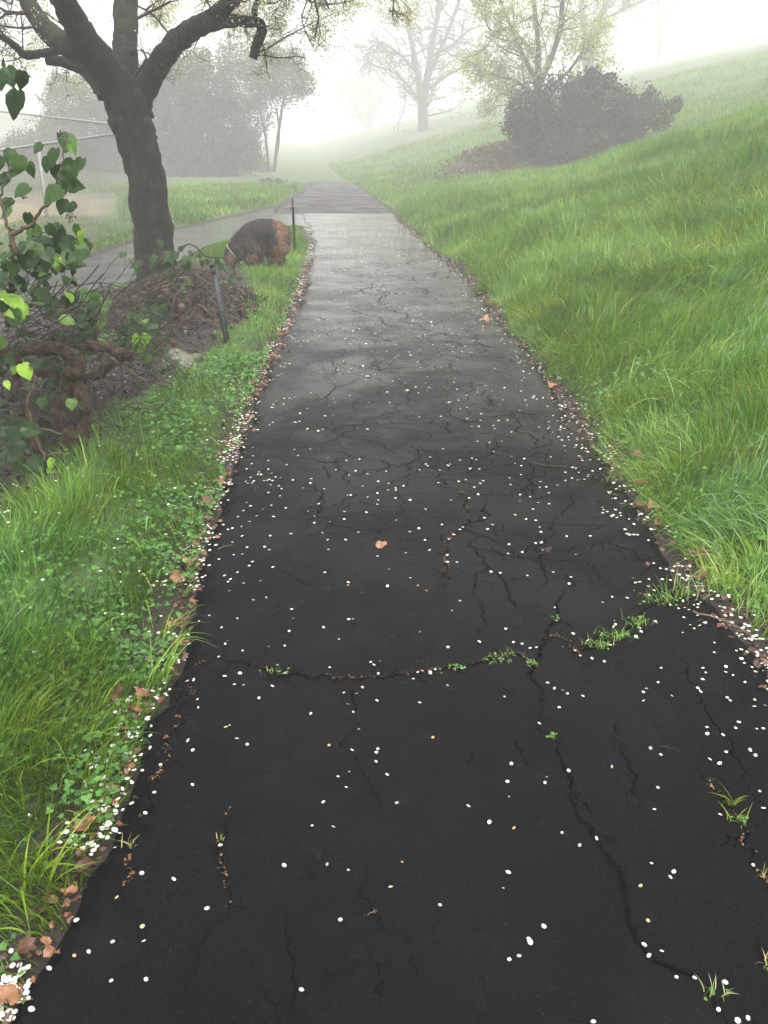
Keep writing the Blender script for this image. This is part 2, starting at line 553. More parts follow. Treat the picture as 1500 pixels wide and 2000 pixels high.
def inside(poly, x, y):
    x = np.asarray(x); y = np.asarray(y)
    r = np.zeros(x.shape, bool)
    n = len(poly)
    for i in range(n):
        x1, y1 = poly[i]; x2, y2 = poly[(i + 1) % n]
        if y1 == y2: continue
        c = ((y1 > y) != (y2 > y)) & (x < (x2 - x1) * (y - y1) / (y2 - y1) + x1)
        r ^= c
    return r


def pdist(poly, x, y):
    d = np.full(np.shape(x), 1e9)
    n = len(poly)
    for i in range(n):
        a = poly[i]; b = poly[(i + 1) % n]
        ab = b - a; L = (ab ** 2).sum() + 1e-12
        t = np.clip(((x - a[0]) * ab[0] + (y - a[1]) * ab[1]) / L, 0, 1)
        d = np.minimum(d, np.hypot(x - a[0] - t * ab[0], y - a[1] - t * ab[1]))
    return np.where(inside(poly, x, y), -d, d)


GRID = None


def lookup(k, x, y):
    x = np.asarray(x, float); y = np.asarray(y, float)
    i = np.clip(np.searchsorted(gx, x) - 1, 0, len(gx) - 2); j = np.clip(np.searchsorted(gy, y) - 1, 0, len(gy) - 2)
    fx = np.clip((x - gx[i]) / (gx[i + 1] - gx[i]), 0, 1); fy = np.clip((y - gy[j]) / (gy[j + 1] - gy[j]), 0, 1)
    A = GRID[k]
    return (A[j, i] * (1 - fx) + A[j, i + 1] * fx) * (1 - fy) + (A[j + 1, i] * (1 - fx) + A[j + 1, i + 1] * fx) * fy


def pav(x, y):
    if GRID is not None and np.size(x) < 400: return lookup('D', x, y)
    return np.minimum(np.minimum(pdist(P1, x, y), pdist(P2, x, y)), pdist(P3, x, y))


BARE = np.array([gp(*p)[:2] for p in [(-700, 1180), (0, 1040), (70, 985), (140, 915), (235, 800), (330, 745), (400, 705), (470, 640), (490, 590), (480, 540),
                                      (400, 500), (345, 512), (240, 560), (100, 610), (-60, 665), (-700, 900)]])
MOUND = gp(350, 610)
BANK = np.array([gp(*p)[:2] for p in [(880, 330), (1000, 380)]])


def H(x, y, D=None):
    x = np.asarray(x, float); y = np.asarray(y, float)
    if D is None:
        if GRID is not None and np.size(x) < 400: return lookup('H', x, y)
        D = pav(x, y)
    z = np.full(x.shape, -0.03)
    d = np.maximum(x - ER(y), 0)
    s = np.interp(y, [0, 6, 14, 20, 26, 34, 50, 75, 100, 250], [0.36, 0.36, 0.345, 0.315, 0.265, 0.222, 0.225, 0.245, 0.25, 0.25])
    hill = s * np.where(d < 25, d, 25 + (d - 25) * 0.8)
    hill = hill * sstep(0, 0.8, d + 0.25) * 1.0
    amp = sstep(0.3, 3, d)
    hill += amp * ((vnoise(x, y, 2.2) - .5) * 0.28 + (vnoise(x, y, 0.8, 3) - .5) * 0.09 + (vnoise(x, y, 7, 5) - .5) * 0.5)
    hill -= 0.62 * np.exp(-((x - 7.2) / 3.4) ** 2 - ((y - 33.0) / 5.5) ** 2)
    hill += 0.85 * np.exp(-((x - 4.5) / 2.2) ** 2 - ((y - 36.0) / 2.3) ** 2)
    rise = np.interp(y, [0, 50, 90, 200], [0, 0, 0.5, 2.5])
    z = z + hill + rise
    # left side
    z = z + sstep(0.0, 0.05, D) * .022 * (x < ER(y))
    e = sstep(0.0, 0.5, D) * (x < ER(y))
    z = z + e * (0.03 + (vnoise(x, y, 0.5, 1) - .5) * 0.05 + (vnoise(x, y, 3, 2) - .4) * 0.12 * sstep(0.5, 3, D))
    r2 = ((x - MOUND[0] + .1) / 0.62) ** 2 + ((y - MOUND[1]) / 0.95) ** 2
    z = z + 0.13 * np.exp(-r2) * sstep(0.0, 0.4, D)
    z = z + sstep(12, 40, -x) * 1.0 * sstep(18, 40, y)
    return z


# ------------------------------------------------------------------ ground sheet
def axis(segs):
    out = []
    for a, b, st in segs: out.append(np.arange(a, b, st))
    out.append([segs[-1][1]])
    return np.unique(np.round(np.concatenate(out), 4))


gx = axis([(-160, -40, 8), (-40, -12, 1.2), (-12, -5, 0.35), (-5, 5, 0.09), (5, 14, 0.3), (14, 40, 1.0), (40, 160, 6)])
gy = axis([(-6, 1, 0.5), (1, 12, 0.09), (12, 26, 0.2), (26, 60, 0.6), (60, 110, 2), (110, 420, 10)])
X, Y = np.meshgrid(gx, gy)
xs, ys = X.ravel(), Y.ravel()
Dg = pav(xs, ys)
zs = H(xs, ys, Dg)
zs = np.where(Dg < 0, -0.045 + np.where(ys > 40, np.interp(ys, [0, 50, 90, 200], [0, 0, 0.5, 2.5]), 0), zs)
nx, ny = len(gx), len(gy)
GRID = {'D': Dg.reshape(ny, nx), 'H': H(xs, ys, Dg).reshape(ny, nx)}
ii = (np.arange(ny - 1)[:, None] * nx + np.arange(nx - 1)[None]).ravel()
quads = np.stack([ii, ii + 1, ii + nx + 1, ii + nx], 1)
ground = build('ground', np.stack([xs, ys, zs], 1), quads, M['earth'], origin=(0, 0, 0))
tag(ground, kind='structure')
bare_m = inside(BARE, xs, ys)
FA0, FA1 = atY(252, 257, 18.0), atY(-260, 330, 11.5)      # near fence top rail
fdir = norm((FA1 - FA0)[:2]); fn = np.array([-fdir[1], fdir[0]])
behind = ((xs - FA0[0]) * fn[0] + (ys - FA0[1]) * fn[1]) * np.sign(fn[1])
tanm = sstep(0.3, 1.2, behind) * (ys < 34) * sstep(36, 30, ys + vnoise(xs, ys, 2) * 3) * sstep(-0.285, -0.315, xs / np.maximum(ys, 1) + (vnoise(xs, ys, 1.5) - .5) * .03) * (xs > -30)
grassy = sstep(0.12, 0.35, Dg) * (~bare_m)
bk = atY(945, 345, 30.0)
bare2 = np.exp(-(((xs - 4.4) / 2.2) ** 2 + ((ys - 34.6) / 2.8) ** 2) * 1.0)
bare2 += np.exp(-(((xs - 8.2) / 2.0) ** 2 + ((ys - 25.5) / 1.6) ** 2))
for nm, arr in (('grassy', grassy), ('tan', tanm), ('bare', np.clip(sstep(0.25, 0.6, bare2), 0, 1))):
    a = ground.data.attributes.new(nm, 'FLOAT', 'POINT')
    a.data.foreach_set('value', np.asarray(arr, dtype=np.float32))


# ------------------------------------------------------------------ pavements
def strip(name, left, right, ys, cols, z0, mat, amp, jit, drop=0.035):
    V = []
    rows = len(ys)
    for k, yv in enumerate(ys):
        t = np.linspace(0, 1, cols)
        jl = (vnoise(yv, 0, 0.10, 4) - .5) * jit + (vnoise(yv, 3, 0.35, 4) - .5) * jit * 1.6
        jr = (vnoise(yv, 9, 0.10, 5) - .5) * jit + (vnoise(yv, 5, 0.35, 5) - .5) * jit * 1.6
        xl, xr = left(yv) + jl, right(yv) + jr
        x = xl + (xr - xl) * t
        edge = np.minimum(t, 1 - t) * (xr - xl)
        z = z0 + amp * (vnoise(x, yv, 0.9, 7) - .5) * 2 - drop * (1 - sstep(0, 0.05, edge))
        V.append(np.stack([x, np.full(cols, yv), z], 1))
    V = np.concatenate(V)
    i = (np.arange(rows - 1)[:, None] * cols + np.arange(cols - 1)[None]).ravel()
    return build(name, V, np.stack([i, i + 1, i + cols + 1, i + cols], 1), mat, origin=(0, 0, 0))


cols_near = 60
ysn = np.concatenate([np.arange(-3, 1, 0.2), np.arange(1, 9, 0.035), np.arange(9, SEAM, 0.1), [SEAM]])
o = strip('path', EL, ER, ysn, cols_near, 0.0, M['asphalt'], 0.003, 0.05)
tag(o, kind='structure')


def poly_sheet(name, poly, z, mat, zf=None):
    import bmesh
    bm = bmesh.new()
    vs = [bm.verts.new((p[0], p[1], z)) for p in poly]
    f = bm.faces.new(vs)
    if f.normal.z < 0: f.normal_flip()
    bmesh.ops.triangulate(bm, faces=[f])
    if zf:
        for _ in range(4):
            bmesh.ops.subdivide_edges(bm, edges=[e for e in bm.edges if e.calc_length() > 3], cuts=1)
        bmesh.ops.triangulate(bm, faces=bm.faces)
        for v in bm.verts: v.co.z = z + zf(v.co.y)
    me = bpy.data.meshes.new(name); bm.to_mesh(me); bm.free()
    me.materials.append(mat)
    o = bpy.data.objects.new(name, me); COL.objects.link(o)
    return tag(o, kind='structure')


poly_sheet('side_path', P2, -0.012, M['asphalt'])
poly_sheet('road', P3, -0.022, M['asphalt_old'], lambda y: float(np.interp(y, [0, 50, 90, 200], [0, 0, 0.5, 2.5])))

# ------------------------------------------------------------------ cracks in the asphalt
CR = [
    [(685, 1400), (688, 1430), (687, 1465), (698, 1485), (706, 1505), (718, 1520), (725, 1540), (738, 1550), (742, 1570), (745, 1590), (740, 1610)],
    [(692, 1345), (690, 1370), (685, 1400)],
    [(703, 1680), (712, 1710), (704, 1735), (707, 1755), (725, 1770), (740, 1790), (750, 1815), (760, 1830)],
    [(722, 1860), (738, 1890), (742, 1910), (734, 1930), (742, 1970)],
    [(805, 1865), (812, 1890), (818, 1915)],
    [(1055, 1400), (1053, 1425), (1070, 1440), (1088, 1450), (1095, 1480), (1110, 1510), (1115, 1535), (1113, 1555), (1125, 1580), (1132, 1605),
     (1155, 1617), (1162, 1640), (1175, 1665), (1190, 1685), (1208, 1695), (1220, 1725), (1218, 1750), (1228, 1780), (1235, 1820), (1255, 1845),
     (1265, 1870), (1275, 1880), (1300, 1885), (1340, 1900), (1370, 1920), (1390, 1940), (1395, 1965), (1420, 2000), (1440, 2060)],
    [(1190, 1390), (1200, 1430), (1215, 1450), (1220, 1480), (1228, 1500), (1235, 1530), (1245, 1560), (1250, 1590)],
    [(1315, 1270), (1330, 1290), (1345, 1310), (1360, 1350), (1385, 1400), (1405, 1430), (1430, 1460), (1443, 1490), (1450, 1520), (1470, 1560)],
    [(1360, 1500), (1385, 1525), (1405, 1550), (1425, 1580), (1445, 1610), (1460, 1630), (1470, 1665), (1468, 1690), (1490, 1715), (1510, 1735)],
    [(1490, 1835), (1482, 1860), (1495, 1880), (1510, 1890)],
    [(590, 1037), (605, 1015), (620, 1000), (625, 975), (628, 960), (610, 950)],
    [(892, 955), (905, 985), (915, 1005), (917, 1022), (900, 1035), (880, 1050), (870, 1068), (872, 1090), (875, 1110), (877, 1150)],
    [(917, 1022), (945, 1015), (950, 985)],
    [(942, 1040), (930, 1080), (928, 1120), (923, 1165)],
    [(937, 1170), (948, 1210), (950, 1245)],
    [(380, 1300), (425, 1285), (455, 1293), (490, 1300), (530, 1312), (560, 1320), (600, 1325), (650, 1328), (690, 1326), (730, 1322), (780, 1318),
     (810, 1315), (850, 1308), (880, 1303), (920, 1298), (950, 1288), (985, 1280), (1010, 1278), (1030, 1290), (1045, 1300)],
    [(1100, 1150), (1085, 1180), (1080, 1215), (1075, 1245), (1058, 1250), (1052, 1280), (1045, 1300), (1050, 1340), (1062, 1370), (1055, 1400)],
    [(1075, 1245), (1100, 1247), (1120, 1268), (1132, 1282), (1165, 1262), (1195, 1245), (1230, 1225), (1248, 1210), (1260, 1190), (1285, 1175), (1320, 1165), (1360, 1155)],
    [(370, 1330), (350, 1385), (340, 1430), (322, 1470), (305, 1520), (290, 1560), (275, 1590), (262, 1640), (245, 1690), (220, 1770)],
    [(443, 1570), (438, 1620), (430, 1650), (428, 1690), (440, 1730), (450, 1760), (435, 1790)],
    [(405, 1810), (375, 1850), (370, 1900), (340, 1970)],
    [(555, 1780), (560, 1850), (572, 1900), (565, 1960), (555, 2000)],
    [(1082, 1000), (1080, 1020), (1082, 1045), (1065, 1060), (1050, 1080), (1055, 1110), (1062, 1125), (1060, 1165)],
    [(985, 1120), (990, 1155), (1005, 1180), (1012, 1192)],
    [(1128, 960), (1115, 975), (1110, 990), (1115, 1020)],
    [(735, 690), (733, 700), (742, 722), (770, 722), (800, 718), (835, 715), (845, 700), (862, 692), (900, 698), (950, 696), (985, 700), (1020, 712)],
    [(785, 735), (795, 752), (805, 762), (800, 785), (775, 800), (740, 815), (710, 822), (695, 840), (660, 855), (610, 870), (520, 862)],
    [(838, 755), (855, 768), (870, 780), (880, 800), (888, 815), (905, 822), (935, 820), (975, 812), (1000, 808), (1010, 820), (1020, 830), (1038, 850), (1045, 862), (1075, 878), (1110, 890)],
    [(745, 545), (755, 575), (775, 610), (795, 630), (825, 640), (850, 690)],
    [(925, 740), (922, 755), (910, 770), (905, 790)],
    [(965, 850), (970, 865), (960, 885), (950, 892)],
    [(870, 820), (872, 850)], [(860, 700), (885, 715), (900, 735)], [(940, 780), (965, 795)],
    [(850, 900), (853, 935), (870, 945), (885, 955)], [(740, 895), (735, 925)], [(800, 870), (800, 905), (795, 925)],
    [(1030, 900), (1045, 925), (1040, 945), (1032, 970)], [(1100, 905), (1130, 915), (1175, 925)],
    [(1040, 880), (1070, 905), (1110, 912)], [(1225, 995), (1235, 1020), (1265, 1028)],
    [(1190, 1055), (1210, 1070), (1235, 1075), (1245, 1090), (1240, 1150)],
    [(700, 600), (715, 615), (750, 625), (780, 640)], [(900, 640), (930, 655), (945, 680), (960, 700)],
    [(1115, 1150), (1108, 1120)], [(1015, 1440), (1020, 1480), (1030, 1500)], [(915, 1465), (918, 1500)],
    [(990, 590), (950, 600), (900, 610)], [(680, 560), (710, 570), (740, 560)],
]
cr = np.random.default_rng(3)


def crack_line(P, n=5, amp=0.10):
    P = np.asarray(P, float)
    for _ in range(n):
        seg = np.diff(P, axis=0)
        L = np.linalg.norm(seg, axis=1)
        if L.max() < 0.006: break
        mid = (P[1:] + P[:-1]) / 2
        nrm = np.stack([-seg[:, 1], seg[:, 0]], 1)
        mid = mid + nrm * cr.normal(0, amp, (len(mid), 1))
        Q = np.empty((len(P) + len(mid), 2)); Q[0::2] = P; Q[1::2] = mid
        P = Q
    return P


cmb = MB()
crumb_spots = []


def ribbon(P, w, wide=1.0):
    T = norm(np.gradient(P, axis=0)); N = np.stack([-T[:, 1], T[:, 0]], 1)
    n = len(P)
    prof = np.minimum(1, np.minimum(np.arange(n), np.arange(n)[::-1]) / (n * 0.18 + 1)) * 0.8 + 0.2
    ww = w * prof * (0.1 + 1.9 * cr.random(n) ** 1.6) * wide
    ww2 = w * prof * (0.1 + 1.9 * cr.random(n) ** 1.6) * wide
    zb = 0.003 * (vnoise(P[:, 0], P[:, 1], 0.9, 7) - .5) * 2 + 0.0022
    A = np.column_stack([P + N * ww[:, None] * .5, zb]); B = np.column_stack([P - N * ww2[:, None] * .5, zb])
    V = np.empty((2 * n, 3)); V[0::2] = A; V[1::2] = B
    i = np.arange(n - 1) * 2
    cmb.add(V, np.stack([i, i + 1, i + 3, i + 2], 1))


for k, c in enumerate(CR):
    W = np.array([gp(*p)[:2] for p in c])
    L = crack_line(W, 6, 0.15)
    big = k in (5, 15, 16, 17, 11, 8)
    w = 0.0080 if big else 0.0042
    w *= 1 + 0.10 * W[:, 1].mean()
    ribbon(L, w)
    # side spurs
    for _ in range(int(len(L) * (0.012 if big else 0.012))):
        i = cr.integers(2, len(L) - 2)
        d = norm(L[i + 1] - L[i - 1]); a = cr.choice([-1, 1]) * cr.uniform(.5, 1.3)
        d = np.array([d[0] * math.cos(a) - d[1] * math.sin(a), d[0] * math.sin(a) + d[1] * math.cos(a)])
        e = L[i] + d * cr.uniform(.03, .12)
        ribbon(crack_line([L[i], e], 4, 0.15), w * 0.5)
    if k in (15, 17, 11, 18, 25, 27, 19, 8): crumb_spots.append(L)
# fine meandering web in the middle distance
for _ in range(330):
    yv = 3.2 + 12 * cr.random() ** 1.25; xl, xr = EL(yv), ER(yv)
    p = np.array([xl + (xr - xl) * cr.uniform(.15, .97), yv])
    a = cr.choice([cr.normal(1.57, .5), cr.normal(0, .4)])
    P = [p]
    for _ in range(cr.integers(2, 6)):
        a += cr.normal(0, .6)
        p = p + np.array([math.cos(a), math.sin(a)]) * cr.uniform(.08, .22)
        if not (EL(p[1]) + .05 < p[0] < ER(p[1]) - .05): break
        P.append(p)
    if len(P) > 1:
        ribbon(crack_line(P, 4, 0.14), cr.uniform(.0018, .0036) * (1 + 0.12 * yv))
o = cmb.build('path_cracks', M['crack'], origin=(0, 0, 0)); tag(o, kind='structure')

# ------------------------------------------------------------------ leaf / petal shapes
def fan(outline, cup=0.0, fold=0.0, center=(0, 0)):
    """outline (n,2) unit size; returns V,F with a centre and one mid ring"""
    O = np.asarray(outline, float)
    n = len(O)
    c = np.array(center)
    ring = c + (O - c) * 0.55
    P = np.vstack([[c], ring, O])
    r = np.hypot(P[:, 0] - c[0], P[:, 1] - c[1])
    z = cup * r ** 2 + fold * np.abs(P[:, 0])
    V = np.column_stack([P, z])
    k = np.arange(n); k1 = (k + 1) % n
    T = np.stack([np.zeros(n, int), 1 + k, 1 + k1], 1)
    Q = np.stack([1 + k, 1 + n + k, 1 + n + k1, 1 + k1], 1)
    return V, T, Q


def scatter(tmpl, P, N, ang, S, var, mb, wob=0.0, aspect=None):
    """place template copies: normal N, heading ang round N, scale S"""
    V, T, Q = tmpl
    n = len(P)
    N = norm(N)
    ref = np.where(np.abs(N[:, 2:3]) > .9, np.array([[1.0, 0, 0]]), np.array([[0, 0, 1.0]]))
    A = norm(np.cross(ref, N)); B = np.cross(N, A)
    ca, sa = np.cos(ang)[:, None], np.sin(ang)[:, None]
    A2 = A * ca + B * sa; B2 = -A * sa + B * ca
    vv = np.broadcast_to(V[None], (n, len(V), 3)).copy()
    if wob: vv[..., 2] += rng.normal(0, wob, vv.shape[:2])
    if aspect is not None: vv[..., 0] *= aspect[:, None]
    W = P[:, None] + (vv[..., 0:1] * A2[:, None] + vv[..., 1:2] * B2[:, None] + vv[..., 2:3] * N[:, None]) * np.asarray(S)[:, None, None]
    off = (np.arange(n) * len(V))[:, None, None]
    fs = []
    if T is not None and len(T): fs.append((T[None] + off).reshape(-1, 3))
    if Q is not None and len(Q): fs.append((Q[None] + off).reshape(-1, 4))
    mb.add(W.reshape(-1, 3), fs, np.repeat(var, len(V)))


def outline_r(f, n):
    a = np.linspace(0, 2 * math.pi, n, endpoint=False)
    r = f(a)
    return np.stack([r * np.sin(a), r * np.cos(a)], 1)


PETAL = [fan(outline_r(lambda a, q=q: 0.5 * (1 + q[0] * np.cos(a) + q[1] * np.cos(2 * a + q[2]) - 0.12 * np.exp(-((a - math.pi) / .25) ** 2)), 11), cup=c)
         for q, c in (((.05, .10, 0), .35), ((.0, .06, 1), .2), ((.1, .12, 2), -.3), ((.04, .16, .4), .5))]
WEED = fan(outline_r(lambda a: 0.42 + 0.13 * np.cos(3 * a) + 0.06 * np.cos(9 * a), 20), cup=0.35)
CLOVER = fan(outline_r(lambda a: 0.40 + 0.12 * np.cos(5 * a), 15), cup=0.3)
ivy_o = np.array([(0, -.42), (.14, -.50), (.34, -.40), (.46, -.16), (.42, .10), (.26, .32), (.10, .50), (0, .62), (-.10, .50), (-.26, .32), (-.42, .10), (-.46, -.16), (-.34, -.40), (-.14, -.50)])
IVY = fan(ivy_o, cup=-0.25, fold=0.22)
dead_o = np.array([(0, -.6), (.06, -.42), (.30, -.34), (.24, -.12), (.50, .02), (.30, .14), (.34, .38), (.12, .34), (0, .62), (-.12, .34), (-.36, .34), (-.28, .12), (-.5, -.02), (-.24, -.14), (-.28, -.36), (-.06, -.42)])
DEAD = fan(dead_o, cup=0.5, fold=-0.3)
DEAD2 = fan(outline_r(lambda a: 0.33 + 0.2 * np.abs(np.cos(a)) + .03 * np.cos(7 * a), 14), cup=-0.6, fold=0.5)
SIMPLE = (np.array([(0, -.5, 0), (.28, 0, .06), (0, .5, 0), (-.28, 0, .06)], float), None, np.array([[0, 1, 2, 3]]))
HEX = (np.array([(0, -.5, 0), (.3, -.2, .05), (.3, .2, .03), (0, .5, -.05), (-.3, .2, .05), (-.3, -.2, .03)], float), None, np.array([[0, 1, 2, 3], [0, 3, 4, 5]]))


# ------------------------------------------------------------------ grass
def blades(P, L, w, az, lean, droop, seg, var, mb, up=None):
    n = len(P)
    t = np.linspace(0, 1, seg + 1)[None, :]
    d = np.stack([np.cos(az), np.sin(az), np.zeros(n)], 1)
    hor = (lean[:, None] * t ** 1.6) * L[:, None]
    ver = (t * np.sqrt(np.clip(1 - lean[:, None] ** 2 * .6, .1, 1)) - droop[:, None] * t ** 3) * L[:, None]
    C = P[:, None] + d[:, None] * hor[..., None]
    C[..., 2] += ver
    tw = az + math.pi / 2 + rng.normal(0, .5, n)
    s = np.stack([np.cos(tw), np.sin(tw), rng.normal(0, .15, n)], 1)
    prof = (0.75 + 0.25 * np.sin(t * math.pi)) * np.clip(1 - t ** 2.2, 0.04, 1)
    wv = (w[:, None] * prof)[..., None] * s[:, None] * .5
    V = np.stack([C - wv, C + wv], 2).reshape(n, -1, 3)
    k = np.arange(seg) * 2
    q = np.stack([k, k + 1, k + 3, k + 2], 1)
    m = (seg + 1) * 2
    Fq = (q[None] + (np.arange(n) * m)[:, None, None]).reshape(-1, 4)
    mb.add(V.reshape(-1, 3), [Fq], np.repeat(var, m))


def pts_in(x0, x1, y0, y1, dens):
    n = int((x1 - x0) * (y1 - y0) * dens)
    return rng.uniform(x0, x1, n), rng.uniform(y0, y1, n)


def in_view(x, y, z, m=90):
    px, py, dep = project(np.stack([x, y, z], 1))
    return ((np.abs(x) < 3.4) & (y < 2.8)) | (dep > .3) & (px > -m * 5) & (px < 1500 + m * 5) & (py < 2000 + m * 3)


def grass_patch(mb, x0, x1, y0, y1, dens, Lr, w, seg=4, side='R', mask=None, clear=0.1, leanm=.45, vbase=.45, lodge=.5):
    x, y = pts_in(x0, x1, y0, y1, dens)
    D = pav(x, y)
    ok = D > clear + ((vnoise(x, y, .3, 17) - .55) * .22 * (y > 3.6) if side == 'R' else 0)
    ok &= (x > ER(y)) if side == 'R' else (x < ER(y))
    if mask is not None: ok &= mask(x, y)
    cl = vnoise(x, y, 0.16, 8) * .6 + vnoise(x, y, 0.6, 9) * .4
    ok &= rng.random(len(x)) < np.clip(cl * 2.0 - .1, .15, 1)
    x, y, D, cl = x[ok], y[ok], D[ok], cl[ok]
    z = H(x, y, D)
    v = in_view(x, y, z)
    x, y, z, D, cl = x[v], y[v], z[v], D[v], cl[v]
    n = len(x)
    if n == 0: return
    edge = sstep(clear, clear + .3, D)
    L = rng.uniform(*Lr, n) * ((0.8 if side == 'R' else .55) + (.2 if side == 'R' else .45) * edge) * (0.6 + 0.8 * cl)
    flow = (vnoise(x, y, 0.9, 11) - .5) * 7 + (vnoise(x, y, 0.25, 12) - .5) * 3
    base_az = math.pi + 0.3 if side == 'R' else 0.0
    az = base_az + flow + rng.normal(0, .7, n)
    lean = np.clip(rng.normal(leanm, .2, n) + (.35 * (1 - sstep(.05, .4, D)) + (vnoise(x, y, .45, 18) - .5) * .5 if side == 'R' else 0), .05, .95)
    droop = np.clip(rng.normal(.28, .2, n) * lodge * 2, 0, .8) * lean
    var = np.clip(rng.normal(vbase, .17, n) + (vnoise(x, y, 1.3, 14) - .5) * .34 + (vnoise(x, y, 5, 15) - .5) * .15 + (.06 if side == 'R' else 0), 0, .93)
    dry = rng.random(n)
    var = np.where(dry < .012, .99, var)
    blades(np.stack([x, y, z - .01], 1), L, w * rng.uniform(.6, 1.4, n), az, lean, droop, seg, var, mb)


gm = MB()
grass_patch(gm, 0.5, 3.4, 0.0, 1.6, 3000, (.10, .23), .0050, 4, clear=.06, leanm=.5, lodge=.7)
grass_patch(gm, 0.5, 3.6, 1.6, 5.0, 5200, (.10, .23), .0042, 5, clear=.06, leanm=.5, lodge=.7)
grass_patch(gm, 0.5, 3.6, 1.6, 5.0, 420, (.22, .38), .0055, 7, clear=.12, leanm=.72, vbase=.72, lodge=1.1)
grass_patch(gm, 0.3, 5.0, 5.0, 9.0, 4200, (.12, .27), .0048, 5, clear=.06, leanm=.5, lodge=.7)
grass_patch(gm, 0.3, 5.0, 5.0, 9.0, 300, (.25, .42), .0070, 7, clear=.15, leanm=.72, vbase=.75, lodge=1.1)
grass_patch(gm, -0.2, 8.0, 9.0, 15.0, 120, (.25, .42), .011, 5, clear=.15, leanm=.7, vbase=.78, lodge=1.1)
grass_patch(gm, -0.2, 8.0, 9.0, 15.0, 2300, (.14, .30), .0065, 4)
grass_patch(gm, -0.6, 12.0, 15.0, 24.0, 900, (.16, .32), .010, 3)
tag(gm.build('hillside_grass', M['grass'], origin=(0, 0, 0)), kind='stuff')
gm = MB()
nb = lambda x, y: np.exp(-(((x - 4.4) / 2.2) ** 2 + ((y - 34.6) / 2.8) ** 2) * 1.0) < .42 + .3 * (vnoise(x, y, .5, 33) - .5)
grass_patch(gm, -3.0, 22.0, 24.0, 50.0, 200, (.14, .28), .017, 2, mask=nb)
grass_patch(gm, -5, 34.0, 50.0, 78.0, 60, (.16, .28), .03, 2)
grass_patch(gm, -16, -1.2, 20.0, 42.0, 120, (.14, .30), .03, 2, 'L', mask=lambda x, y: (((x - FA0[0]) * fn[0] + (y - FA0[1]) * fn[1]) * np.sign(fn[1]) < -1.3) | (x / y > -.285) | (y > 35), clear=.2)
tag(gm.build('distant_grass', M['grass'], origin=(0, 0, 0)), kind='stuff')
gm = MB()
notbare = lambda x, y: ~inside(BARE, x + (vnoise(x, y, .25, 20) - .5) * .3, y + (vnoise(x, y, .25, 21) - .5) * .3)
grass_patch(gm, -3.0, 0.0, 0.2, 4.4, 3800, (.08, .21), .0044, 6, 'L', notbare, .02, .55, .42)
grass_patch(gm, -2.2, 0.4, 4.4, 8.0, 2300, (.06, .16), .0048, 4, 'L', notbare, .04, .5, .42)
grass_patch(gm, -3.4, 0.4, 8.0, 17.0, 1700, (.05, .13), .007, 3, 'L', notbare, .06, .4, .55)
grass_patch(gm, -8.0, -0.2, 13.0, 22.0, 900, (.05, .13), .010, 3, 'L', lambda x, y: (x < -0.5 - .0 * y), .15, .4, .5)
grass_patch(gm, -2.4, 0.0, 1.0, 5.0, 110, (.18, .34), .0070, 8, 'L', notbare, .06, .75, .74, 1.1)
grass_patch(gm, -1.4, -0.3, 0.7, 2.6, 6500, (.06, .17), .0045, 5, 'L', notbare, .0, .6, .5)
tag(gm.build('verge_grass', M['grass'], origin=(0, 0, 0)), kind='stuff')

# ground-cover weeds along the left edge and at the foot of the hill
wm = MB()


def weeds(x0, x1, y0, y1, dens, size, side, mask=None, hmax=.07, clear=.0, vb=.45):
    x, y = pts_in(x0, x1, y0, y1, dens)
    D = pav(x, y)
    ok = (D > clear) & ((x > ER(y)) if side == 'R' else (x < ER(y)))
    if mask is not None: ok &= mask(x, y, D)
    cl = vnoise(x, y, .22, 30) * .6 + vnoise(x, y, .7, 31) * .4
    ok &= rng.random(len(x)) < np.clip((cl - .3) * 3, .05, 1)
    x, y, D = x[ok], y[ok], D[ok]
    z = H(x, y, D) + .01 + rng.uniform(0, hmax, len(x)) * (.4 + cl[ok])
    v = in_view(x, y, z); x, y, z = x[v], y[v], z[v]
    n = len(x)
    N = norm(np.stack([rng.normal(0, .35, n), rng.normal(-.15, .35, n), np.ones(n)], 1))
    h = n // 2
    for a, b, tm in ((0, h, WEED), (h, n, CLOVER)):
        if b > a:
            scatter(tm, np.stack([x, y, z], 1)[a:b], N[a:b], rng.uniform(0, 6.28, b - a), .85 * rng.uniform(*size, b - a),
                    np.clip(rng.normal(vb - .1, .2, b - a), 0, 1), wm, .04)


weeds(-2.2, 0, 1.0, 2.8, 2200, (.016, .030), 'L', lambda x, y, D: (D < .16), .04, .0)
weeds(-2.2, 0, 1.0, 4.4, 2600, (.016, .034), 'L', lambda x, y, D: notbare(x, y) & (rng.random(len(x)) < np.where(D < .35, 1, .45)), .07, .0)
weeds(-2.2, .4, 4.4, 8.6, 1700, (.022, .042), 'L', lambda x, y, D: notbare(x, y) & (rng.random(len(x)) < np.where(D < .7, 1, .35)), .10, .02)
weeds(-1.2, .4, 8.6, 13, 600, (.025, .045), 'L', lambda x, y, D: notbare(x, y) & (D < .5), .08, .06)
weeds(0.4, 2.6, 1.8, 6, 700, (.02, .04), 'R', lambda x, y, D: (D < .6), .10, .12)
tag(wm.build('ground_cover', M['weed'], origin=(0, 0, 0)), kind='stuff')

# ------------------------------------------------------------------ leaf litter along both edges (uncountable part)
lm = MB()


